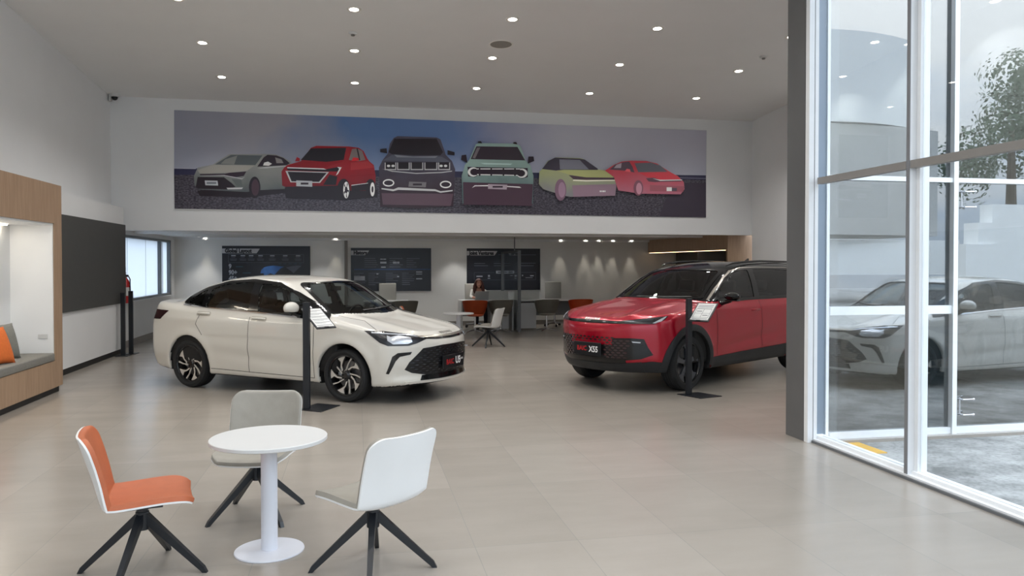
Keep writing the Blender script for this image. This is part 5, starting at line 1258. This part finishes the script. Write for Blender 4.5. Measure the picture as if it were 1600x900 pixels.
def build_sedan(label, loc, rz):
    car = SEDAN; root = thing('sedan', label, 'car', loc, rz)
    w1 = rounded([(-1.36, 1.045), (-1.43, 1.30), (-1.43, 1.395), (-1.20, 1.385), (-.92, 1.31), (-.64, 1.17), (-.56, 1.02)], .03)
    w2 = rounded([(-2.33, 1.09), (-2.27, 1.32), (-2.07, 1.385), (-1.68, 1.415), (-1.56, 1.415), (-1.53, 1.06)], .03)
    w3 = rounded([(-2.68, 1.12), (-2.66, 1.17), (-2.47, 1.275), (-2.36, 1.31), (-2.40, 1.095)], .02)
    dlo = rounded([(-.20, .965), (-.50, 1.15), (-.80, 1.295), (-1.16, 1.415), (-1.64, 1.452), (-2.05, 1.425), (-2.43, 1.335), (-2.71, 1.22), (-2.82, 1.135), (-2.72, 1.095), (-2.09, 1.075), (-1.41, 1.045), (-.77, 1.005), (-.32, .965)], .035)
    ws = rounded([(-.72, 1.035), (-.3, 1.015), (0, 1.01), (.3, 1.015), (.72, 1.035), (.70, 1.12), (.62, 1.38), (.55, 1.41), (0, 1.425), (-.55, 1.41), (-.62, 1.38), (-.70, 1.12)], .03)
    shr = lambda p, c, k: [(c[0] + (x - c[0]) * k, c[1] + (z - c[1]) * k) for x, z in p]
    body = car_shell(car, root, [w1, w2, w3], shr(ws, (0, 1.22), .93), M_wp)
    for s_ in (False, True):
        decal(car, s3(dlo), SD, 'window_surround', M_gb, root, holes=[s3(w1), s3(w2), s3(w3)], off=.008, mirror=s_)
        for q in (w1, w2, w3): decal(car, s3(q), SD, 'side_window', G_car, root, off=.001, thick=0, mirror=s_)
        decal(car, s3(line_strip([(-2.78, 1.105), (-2.6, 1.092), (-2.09, 1.070), (-1.41, 1.040), (-.77, 1.0), (-.45, .975)], .014)), SD, 'chrome_strip', M_chrome, root, off=.008, mirror=s_)
        for q in ([(-1.47, .98), (-1.50, .6), (-1.50, .27)], [(-.43, .93), (-.44, .6), (-.44, .27)], [(-2.36, 1.0), (-2.42, .86), (-2.30, .72)], [(-2.16, .285), (-1.4, .275), (-.44, .265)]):
            decal(car, s3(line_strip(q, .007)), SD, 'door_gap', M_seam, root, off=.0015, thick=.002, mirror=s_)
        for hx, hz in ((-2.30, 1.005), (-1.32, .965)):
            decal(car, s3(rounded([(hx - .13, hz - .03), (hx - .13, hz + .025), (hx + .13, hz + .02), (hx + .13, hz - .035)], .03)), SD, 'door_handle_cup', mat('handle_cup', (176, 172, 162), .3, coat=.5), root, off=.002, thick=.004, mirror=s_)
            b = MB(); yy = .925; sg = -1 if s_ else 1
            yw = float(car.Wp(hx) + car.Ws(hz)) 
            b.tube([(hx - .105, sg * (yw - .004), hz), (hx - .09, sg * (yw + .022), hz + .003), (hx + .08, sg * (yw + .022), hz), (hx + .105, sg * (yw - .004), hz - .004)], [.012, .014, .014, .012], 10); b.build('door_handle', M_wp, root, True)
        # lamps
        hd = (.72, .70, 0)
        hl = [(.30, .88, .87), (.51, .79, .865), (.73, .59, .825), (.86, .45, .785), (.885, .40, .77), (.83, .57, .715), (.78, .66, .695), (.61, .845, .70), (.52, .875, .735), (.44, .885, .79)]
        decal(car, hl, hd, 'headlight', M_lampb, root, off=.003, mirror=s_)
        hin = [(.56, .80, .815), (.60, .78, .80), (.66, .70, .815), (.76, .60, .785), (.79, .61, .735), (.76, .66, .715), (.64, .79, .718), (.57, .81, .76)]
        decal(car, hin, hd, 'headlight_reflector', M_lampc, root, off=.006, thick=.002, mirror=s_, surf=car.solid)
        for cx, cz in ((.60, .775), (.70, .76)):
            cy = .78 if cx < .65 else .66; b = MB(); b.sphere((cx, (-cy if s_ else cy) * 1.0, cz), .032, 16, 12); b.build('projector_lens', M_gb, root, True)
        decal(car, [(.40, .87, .855), (.73, .60, .818), (.86, .46, .778), (.86, .46, .770), (.73, .60, .808), (.40, .87, .843)], hd, 'daytime_light', M_lampc, root, off=.008, thick=.003, mirror=s_)
        drl = rounded([(.80, .63, .62), (.70, .775, .615), (.655, .82, .575), (.59, .85, .375), (.615, .83, .37), (.68, .79, .52), (.715, .755, .57), (.79, .645, .59)], .01) if False else [(.80, .63, .62), (.70, .775, .615), (.655, .82, .575), (.59, .85, .375), (.615, .83, .37), (.68, .79, .52), (.715, .755, .57), (.79, .645, .59)]
        decal(car, drl, hd, 'bumper_vent', M_gb, root, off=.003, mirror=s_)
        tl = [(-3.03, .86, 1.02), (-3.12, .85, .905), (-3.45, .74, .90), (-3.48, .6, .99), (-3.40, .72, 1.035)]
        decal(car, tl, (-.6, .8, 0), 'tail_light', mat('tail_lamp_smoked', (44, 12, 16), .15, coat=.6), root, off=.004, mirror=s_)
        mirror(root, (-.71, .985, 1.105) if s_ else (-.80, .95, 1.07), -1 if s_ else 1, M_wp)
    decal(car, f3(ws), (1, 0, 0), 'windshield_border', M_gb, root, holes=[f3(shr(ws, (0, 1.22), .93))], off=.008, surf=car.green)
    decal(car, f3(shr(ws, (0, 1.22), .935)), (1, 0, 0), 'windshield', G_car, root, off=.001, thick=0, surf=car.green)
    for s_ in (1, -1):
        decal(car, f3([(.02 + .3 * (s_ < 0) - .3, 1.06), (.02 + .3 * (s_ < 0) - .3, 1.07), (s_ * .30 + .27, 1.10), (s_ * .30 + .27, 1.09)]), (1, 0, 0), 'wiper_blade', M_black, root, off=.012, thick=.006, surf=car.green)
    decal(car, [(-.32, -.70, 1.0), (.10, -.60, 1.0), (.42, -.80, .9), (.42, -.81, .9), (.10, -.606, 1.0), (-.32, -.706, 1.0)], (0, 0, 1), 'bonnet_gap', M_seam, root, off=.0015, thick=.002)
    decal(car, [(-.32, .70, 1.0), (.10, .60, 1.0), (.42, .80, .9), (.42, .81, .9), (.10, .606, 1.0), (-.32, .706, 1.0)], (0, 0, 1), 'bonnet_gap', M_seam, root, off=.0015, thick=.002)
    # nose
    cb = [(-.56, .80), (-.3, .795), (0, .79), (.3, .795), (.56, .80), (.50, .765), (.3, .75), (0, .745), (-.3, .75), (-.50, .765)]
    decal(car, f3(cb), (1, 0, 0), 'grille_bar', M_gb, root, off=.005)
    decal(car, f3([(-.55, .797), (-.3, .79), (0, .786), (.3, .79), (.55, .797), (.52, .782), (.3, .772), (0, .768), (-.3, .772), (-.52, .782)]), (1, 0, 0), 'grille_bar_chrome', mat('satin_chrome', (170, 164, 156), .25, metal=.8), root, off=.009)
    gp_ = [(-.70, .415), (-.66, .50), (-.50, .655), (-.22, .675), (.22, .675), (.50, .655), (.66, .50), (.70, .415), (.62, .37), (.45, .335), (-.45, .335), (-.62, .37)]
    decal(car, f3(gp_), (1, 0, 0), 'grille', mat('grille_black', (12, 13, 16), .4, noise=0), root, off=.002)
    # wave pattern of short bars
    bars = []; row = 0; z = .36
    me_all = MB(); Pt = []
    while z < .665:
        y = -.70 + (row % 2) * .045
        while y < .70:
            if in_poly(np.array([y, y + .06]), np.array([z, z]), gp_).all() and not (abs(y + .03) < .23 and .37 < z < .55): Pt.append((y, z))
            y += .09
        z += .026; row += 1
    O = np.array([[.9, y + a, z + c_] for y, z in Pt for a, c_ in ((0, .0), (.03, .008), (.062, .0), (.03, -.006))]); Q, ok = cast(car.solid, O, np.array([1., 0, 0])); nn = grad(car.solid, Q); Q = Q + nn * .012
    me = bpy.data.meshes.new('grille_mesh'); me.from_pydata([tuple(q) for q in Q], [], [(4 * i, 4 * i + 1, 4 * i + 2, 4 * i + 3) for i in range(len(Pt))]); link('grille_mesh', me, mat('grille_bars_gloss', (70, 72, 80), .15, metal=.7, noise=0), root)
    decal(car, f3([(-.50, .335), (.50, .335), (.53, .275), (-.53, .275)]), (1, 0, 0), 'lower_intake', M_gb, root, off=.004)
    decal(car, f3([(-.70, .272), (.70, .272), (.70, .252), (-.70, .252)]), (1, 0, 0), 'chin_spoiler', M_wp, root, off=.018, thick=.02)
    xf = .995
    b = MB(); b.box((xf, 0, .46), (.014, .50, .165), None, .004); pl = b.build('number_plate', mat('plate_black', (24, 25, 29), .35, noise=0), root)
    Mx = Matrix.Translation((xf + .0085, 0, .46)) @ Matrix(((0, 0, 1, 0), (1, 0, 0, 0), (0, 1, 0, 0), (0, 0, 0, 1)))
    text('plate_lettering', 'BAIC', .088, Mx @ Matrix.Translation((-.085, -.005, 0)), M_pr, pl, bold=.0015, sx=.95); text('plate_lettering', 'U5', .12, Mx @ Matrix.Translation((.105, 0, 0)), M_pw, pl, bold=.004, sx=.85); text('plate_lettering', 'PLUS', .03, Mx @ Matrix.Translation((.195, .012, 0)), M_pw, pl, bold=.001)
    nose_text(car, 'BEIJING', .062, 0, .83, (1, 0, 1.2), M_let, root, 'bonnet_lettering', spacing=1.35, bold=.0012)
    seats(root, .48, -1.35); steering(root, -.80, .37, .92)
    b = MB(); b.bx(-.75, -.30, -.70, .70, .70, .96, .06); b.build('dashboard', M_int, root, True)
    b = MB(); b.box((-.82, 0, 1.33), (.03, .22, .06), None, .012); b.build('rear_view_mirror', M_black, root, True)
    for x in (0, -car.WB):
        for s_ in (1, -1): wheel(car, root, x, s_, 'sedan', rot=.35 if x == 0 else 1.0)
    return root
def build_suv(label, loc, rz):
    car = SUV; root = thing('crossover', label, 'car', loc, rz)
    w1 = rounded([(-1.66, 1.175), (-1.72, 1.40), (-1.74, 1.565), (-1.58, 1.565), (-1.36, 1.53), (-1.10, 1.425), (-.84, 1.28), (-.76, 1.17)], .03)
    w2 = rounded([(-2.92, 1.19), (-2.98, 1.55), (-2.5, 1.575), (-1.88, 1.575), (-1.86, 1.40), (-1.80, 1.175)], .03)
    w3 = rounded([(-3.62, 1.27), (-3.55, 1.42), (-3.40, 1.50), (-3.12, 1.54), (-3.07, 1.21), (-3.3, 1.21)], .03)
    dlo = rounded([(-.55, 1.145), (-.84, 1.32), (-1.12, 1.475), (-1.34, 1.555), (-1.60, 1.598), (-2.02, 1.61), (-2.9, 1.60), (-3.45, 1.56), (-3.66, 1.43), (-3.73, 1.24), (-3.3, 1.17), (-2.9, 1.155), (-1.43, 1.145)], .03)
    ws = rounded([(-.72, 1.175), (-.4, 1.165), (0, 1.165), (.4, 1.165), (.72, 1.175), (.70, 1.24), (.61, 1.54), (.55, 1.565), (0, 1.58), (-.55, 1.565), (-.61, 1.54), (-.70, 1.24)], .03)
    shr = lambda p, c, k: [(c[0] + (x - c[0]) * k, c[1] + (z - c[1]) * k) for x, z in p]
    tt = lambda c_: (c_[:, 2] > 1.14) & (car.green(*c_.T) < car.low(*c_.T) - .012) & (c_[:, 0] < -.05)
    car_shell(car, root, [w1, w2, w3], shr(ws, (0, 1.37), .93), M_rp, twotone=tt)
    ch = [(-.58, 1.155), (-.84, 1.31), (-1.12, 1.462), (-1.34, 1.548), (-1.60, 1.592), (-2.02, 1.604), (-2.9, 1.595), (-3.45, 1.555), (-3.66, 1.43)]
    R_i, R_o = car.ar + .004, car.ar + .085
    arch = lambda xa: arc2(xa, car.wr, R_o, -8, 188, 26) + arc2(xa, car.wr, R_i, 186, -6, 26)
    for s_ in (False, True):
        decal(car, s3(dlo), SD, 'window_surround', M_gb, root, holes=[s3(w1), s3(w2), s3(w3)], off=.008, mirror=s_)
        for q in (w1, w2, w3): decal(car, s3(q), SD, 'side_window', G_dark, root, off=.001, thick=0, mirror=s_)
        decal(car, s3(line_strip(ch, .012)), SD, 'chrome_strip', mat('satin_chrome', (170, 164, 156), .25, metal=.8), root, off=.010, mirror=s_)
        for xa in (0, -car.WB): decal(car, s3(arch(xa)), SD, 'wheel_arch_cladding', M_mb, root, off=.012, thick=.02, mirror=s_, step=.05)
        decal(car, s3([(-.50, .40), (-1.2, .425), (-2.50, .455), (-2.50, .26), (-1.3, .255), (-.50, .26)]), SD, 'sill_cladding', M_mb, root, off=.010, thick=.015, mirror=s_)
        decal(car, s3([(.44, .40), (.66, .42), (.80, .40), (.80, .28), (.44, .28)]), (.35, 1, 0), 'bumper_cladding', M_mb, root, off=.010, thick=.015, mirror=s_)
        decal(car, s3([(-3.46, .42), (-3.85, .5), (-3.85, .33), (-3.46, .3)]), SD, 'bumper_cladding', M_mb, root, off=.010, thick=.015, mirror=s_)
        for q in ([(-1.77, 1.14), (-1.80, .8), (-1.80, .44)], [(-.60, 1.10), (-.62, .8), (-.62, .43)]):
            decal(car, s3(line_strip(q, .007)), SD, 'door_gap', M_seamr, root, off=.0015, thick=.002, mirror=s_)
        for hx, hz in ((-1.62, 1.0), (-2.72, 1.02)):
            b = MB(); sg = -1 if s_ else 1; yw = float(car.Wp(hx) + car.Ws(hz)); b.tube([(hx - .11, sg * (yw - .006), hz), (hx - .09, sg * (yw + .016), hz), (hx + .09, sg * (yw + .016), hz), (hx + .11, sg * (yw - .006), hz)], [.010, .012, .012, .010], 10); b.build('door_handle', M_rp, root, True)
        hd = (.75, .66, 0)
        hl = [(.84, .42, .925), (.68, .645, .955), (.40, .86, .99), (.47, .855, .945), (.60, .78, .895), (.80, .53, .895), (.86, .41, .895)]
        decal(car, hl, hd, 'headlight', M_lampb, root, off=.004, mirror=s_)
        decal(car, [(.42, .85, .982), (.44, .85, .982), (.62, .775, .905), (.58, .79, .903), (.50, .83, .93)], hd, 'daytime_light', M_lampc, root, off=.009, thick=.003, mirror=s_)
        decal(car, [(.82, .46, .922), (.66, .67, .945), (.56, .77, .955), (.60, .76, .935), (.80, .50, .912)], hd, 'headlight_reflector', mat('lamp_grey', (96, 98, 104), .2, metal=.7), root, off=.008, thick=.003, mirror=s_)
        lo = [(.80, .56, .715), (.69, .70, .705), (.655, .735, .60), (.60, .775, .505), (.70, .66, .45), (.82, .48, .425), (.88, .34, .47), (.88, .34, .71)]
        decal(car, lo, (.85, .5, 0), 'corner_intake', M_gb, root, off=.004, mirror=s_)
        decal(car, [(.80, .565, .70), (.70, .69, .695), (.675, .715, .63), (.77, .60, .625)], (.85, .5, 0), 'fog_light', M_lampb, root, off=.010, mirror=s_)
        decal(car, [(.79, .58, .675), (.72, .67, .668), (.725, .665, .655), (.78, .59, .66)], (.85, .5, 0), 'fog_light_chrome', M_lampc, root, off=.014, thick=.003, mirror=s_)
        decal(car, [(-3.62, .90, 1.12), (-3.64, .90, 1.0), (-3.97, .6, 1.0), (-3.97, .6, 1.12)], (-.7, .7, 0), 'tail_light', mat('tail_lamp_red', (120, 8, 14), .15, coat=.6), root, off=.006, mirror=s_)
        mirror(root, (-.95, .94, 1.15) if s_ else (-.80, 1.04, 1.205), -1 if s_ else 1, M_gb, flat=.72)
        sg = -1 if s_ else 1
        b = MB(); b.tube([(-1.40, sg * .57, 1.628), (-1.55, sg * .58, 1.662), (-1.8, sg * .59, 1.682), (-2.3, sg * .59, 1.70), (-3.2, sg * .58, 1.69), (-3.4, sg * .57, 1.67), (-3.55, sg * .56, 1.63)], [.006, .014, .016, .016, .016, .014, .008], 10); b.build('roof_rail', M_gb, root, True)
    decal(car, f3(ws), (1, 0, 0), 'windshield_border', M_gb, root, holes=[f3(shr(ws, (0, 1.37), .93))], off=.008, surf=car.green)
    decal(car, f3(shr(ws, (0, 1.37), .935)), (1, 0, 0), 'windshield', G_dark, root, off=.001, thick=0, surf=car.green)
    for s_ in (1, -1):
        decal(car, f3([(.02 + .3 * (s_ < 0) - .3, 1.178), (.02 + .3 * (s_ < 0) - .3, 1.187), (s_ * .30 + .27, 1.20), (s_ * .30 + .27, 1.191)]), (1, 0, 0), 'wiper_blade', M_black, root, off=.012, thick=.006, surf=car.green)
        decal(car, [(-.25, s_ * .62, 1.1), (.4, s_ * .46, 1.0), (.80, s_ * .36, .9), (.80, s_ * .353, .9), (.4, s_ * .453, 1.0), (-.25, s_ * .613, 1.1)], (0, 0, 1), 'bonnet_crease', M_seamr, root, off=.001, thick=.002)
    band = [(-.55, .915), (-.45, .922), (0, .928), (.45, .922), (.55, .915), (.45, .893), (0, .888), (-.45, .893)]
    decal(car, f3(band), (1, 0, 0), 'grille_band', M_gb, root, off=.005)
    gl = [(-.57, .715), (-.3, .745), (0, .75), (.3, .745), (.57, .715), (.52, .44), (.3, .385), (-.3, .385), (-.52, .44)]
    # honeycomb of small scales fading into the bumper
    Pt = []; z = .40; row = 0
    while z < .745:
        y = -.58 + (row % 2) * .035
        while y < .58:
            if in_poly(np.array([y, y + .05]), np.array([z, z + .02]), gl).all() and not (abs(y + .025 + 0) < .24 and .46 < z < .66): Pt.append((y, z))
            y += .07
        z += .031; row += 1
    shape = ((0, .0), (.012, .012), (.040, .012), (.052, .0), (.040, -.010), (.012, -.010))
    decal(car, f3([(-.52, .60), (-.3, .62), (.3, .62), (.52, .60), (.60, .50), (.52, .44), (.3, .385), (-.3, .385), (-.52, .44), (-.60, .5)]), (1, 0, 0), 'grille', mat('grille_black', (12, 13, 16), .4, noise=0), root, off=.003)
    O = np.array([[.9, y + a, z + c_] for y, z in Pt for a, c_ in shape]); Q, ok = cast(car.solid, O, np.array([1., 0, 0])); nn = grad(car.solid, Q); Q = Q + nn * .010
    me = bpy.data.meshes.new('grille_scales'); me.from_pydata([tuple(q) for q in Q], [], [tuple(6 * i + k for k in range(6)) for i in range(len(Pt))]); link('grille_scales', me, mat('grille_scale_dark', (52, 12, 20), .25, coat=.6, noise=0), root)
    decal(car, f3([(-.66, .41), (-.4, .385), (.4, .385), (.66, .41), (.66, .28), (-.66, .28)]), (1, 0, 0), 'lower_skirt', M_mb, root, off=.014, thick=.02)
    decal(car, f3([(-.5, .455), (.5, .455), (.5, .39), (-.5, .39)]), (1, 0, 0), 'lower_intake', M_gb, root, off=.012)
    xf = .975
    b = MB(); b.box((xf, 0, .555), (.014, .46, .17), None, .004); pl = b.build('number_plate', mat('plate_black', (24, 25, 29), .35, noise=0), root)
    Mx = Matrix.Translation((xf + .0085, 0, .555)) @ Matrix(((0, 0, 1, 0), (1, 0, 0, 0), (0, 1, 0, 0), (0, 0, 0, 1)))
    text('plate_lettering', 'BAIC', .085, Mx @ Matrix.Translation((-.09, 0, 0)), M_pr, pl, bold=.0015, sx=.9); text('plate_lettering', 'X55', .105, Mx @ Matrix.Translation((.11, -.005, 0)), M_pw, pl, bold=.003, sx=.85)
    nose_text(car, 'BEIJING', .052, 0, .968, (1, 0, 1.0), M_letw, root, 'bonnet_lettering', spacing=1.5, bold=.0012)
    seats(root, .60, -1.5); steering(root, -1.0, .37, 1.05)
    b = MB(); b.bx(-.95, -.45, -.72, .72, .80, 1.09, .06); b.build('dashboard', M_int, root, True)
    b = MB(); b.prism([(0, 0), (.16, 0), (.03, .055), (.0, .055)], lambda p: (-3.0 + p[0], -.004, 1.692 + p[1]), lambda p: (-3.0 + p[0], .004, 1.692 + p[1])); b.build('roof_antenna', M_gb, root)
    for x in (0, -car.WB):
        for s_ in (1, -1): wheel(car, root, x, s_, 'suv', rot=.3 if x == 0 else .8)
    return root
sedan = build_sedan('white sedan on the showroom floor facing right', (.37, 10.16, 0), R(-37.1))
suv = build_suv('red crossover with a black roof on the showroom floor', (3.77, 10.23, 0), R(211.5))
out_car = copy_tree(sedan); out_car.location = (7.3, 3.2, -.03); out_car.rotation_euler = (0, 0, R(172)); out_car['label'] = 'white sedan parked outside, seen only as a reflection in the entrance glazing'
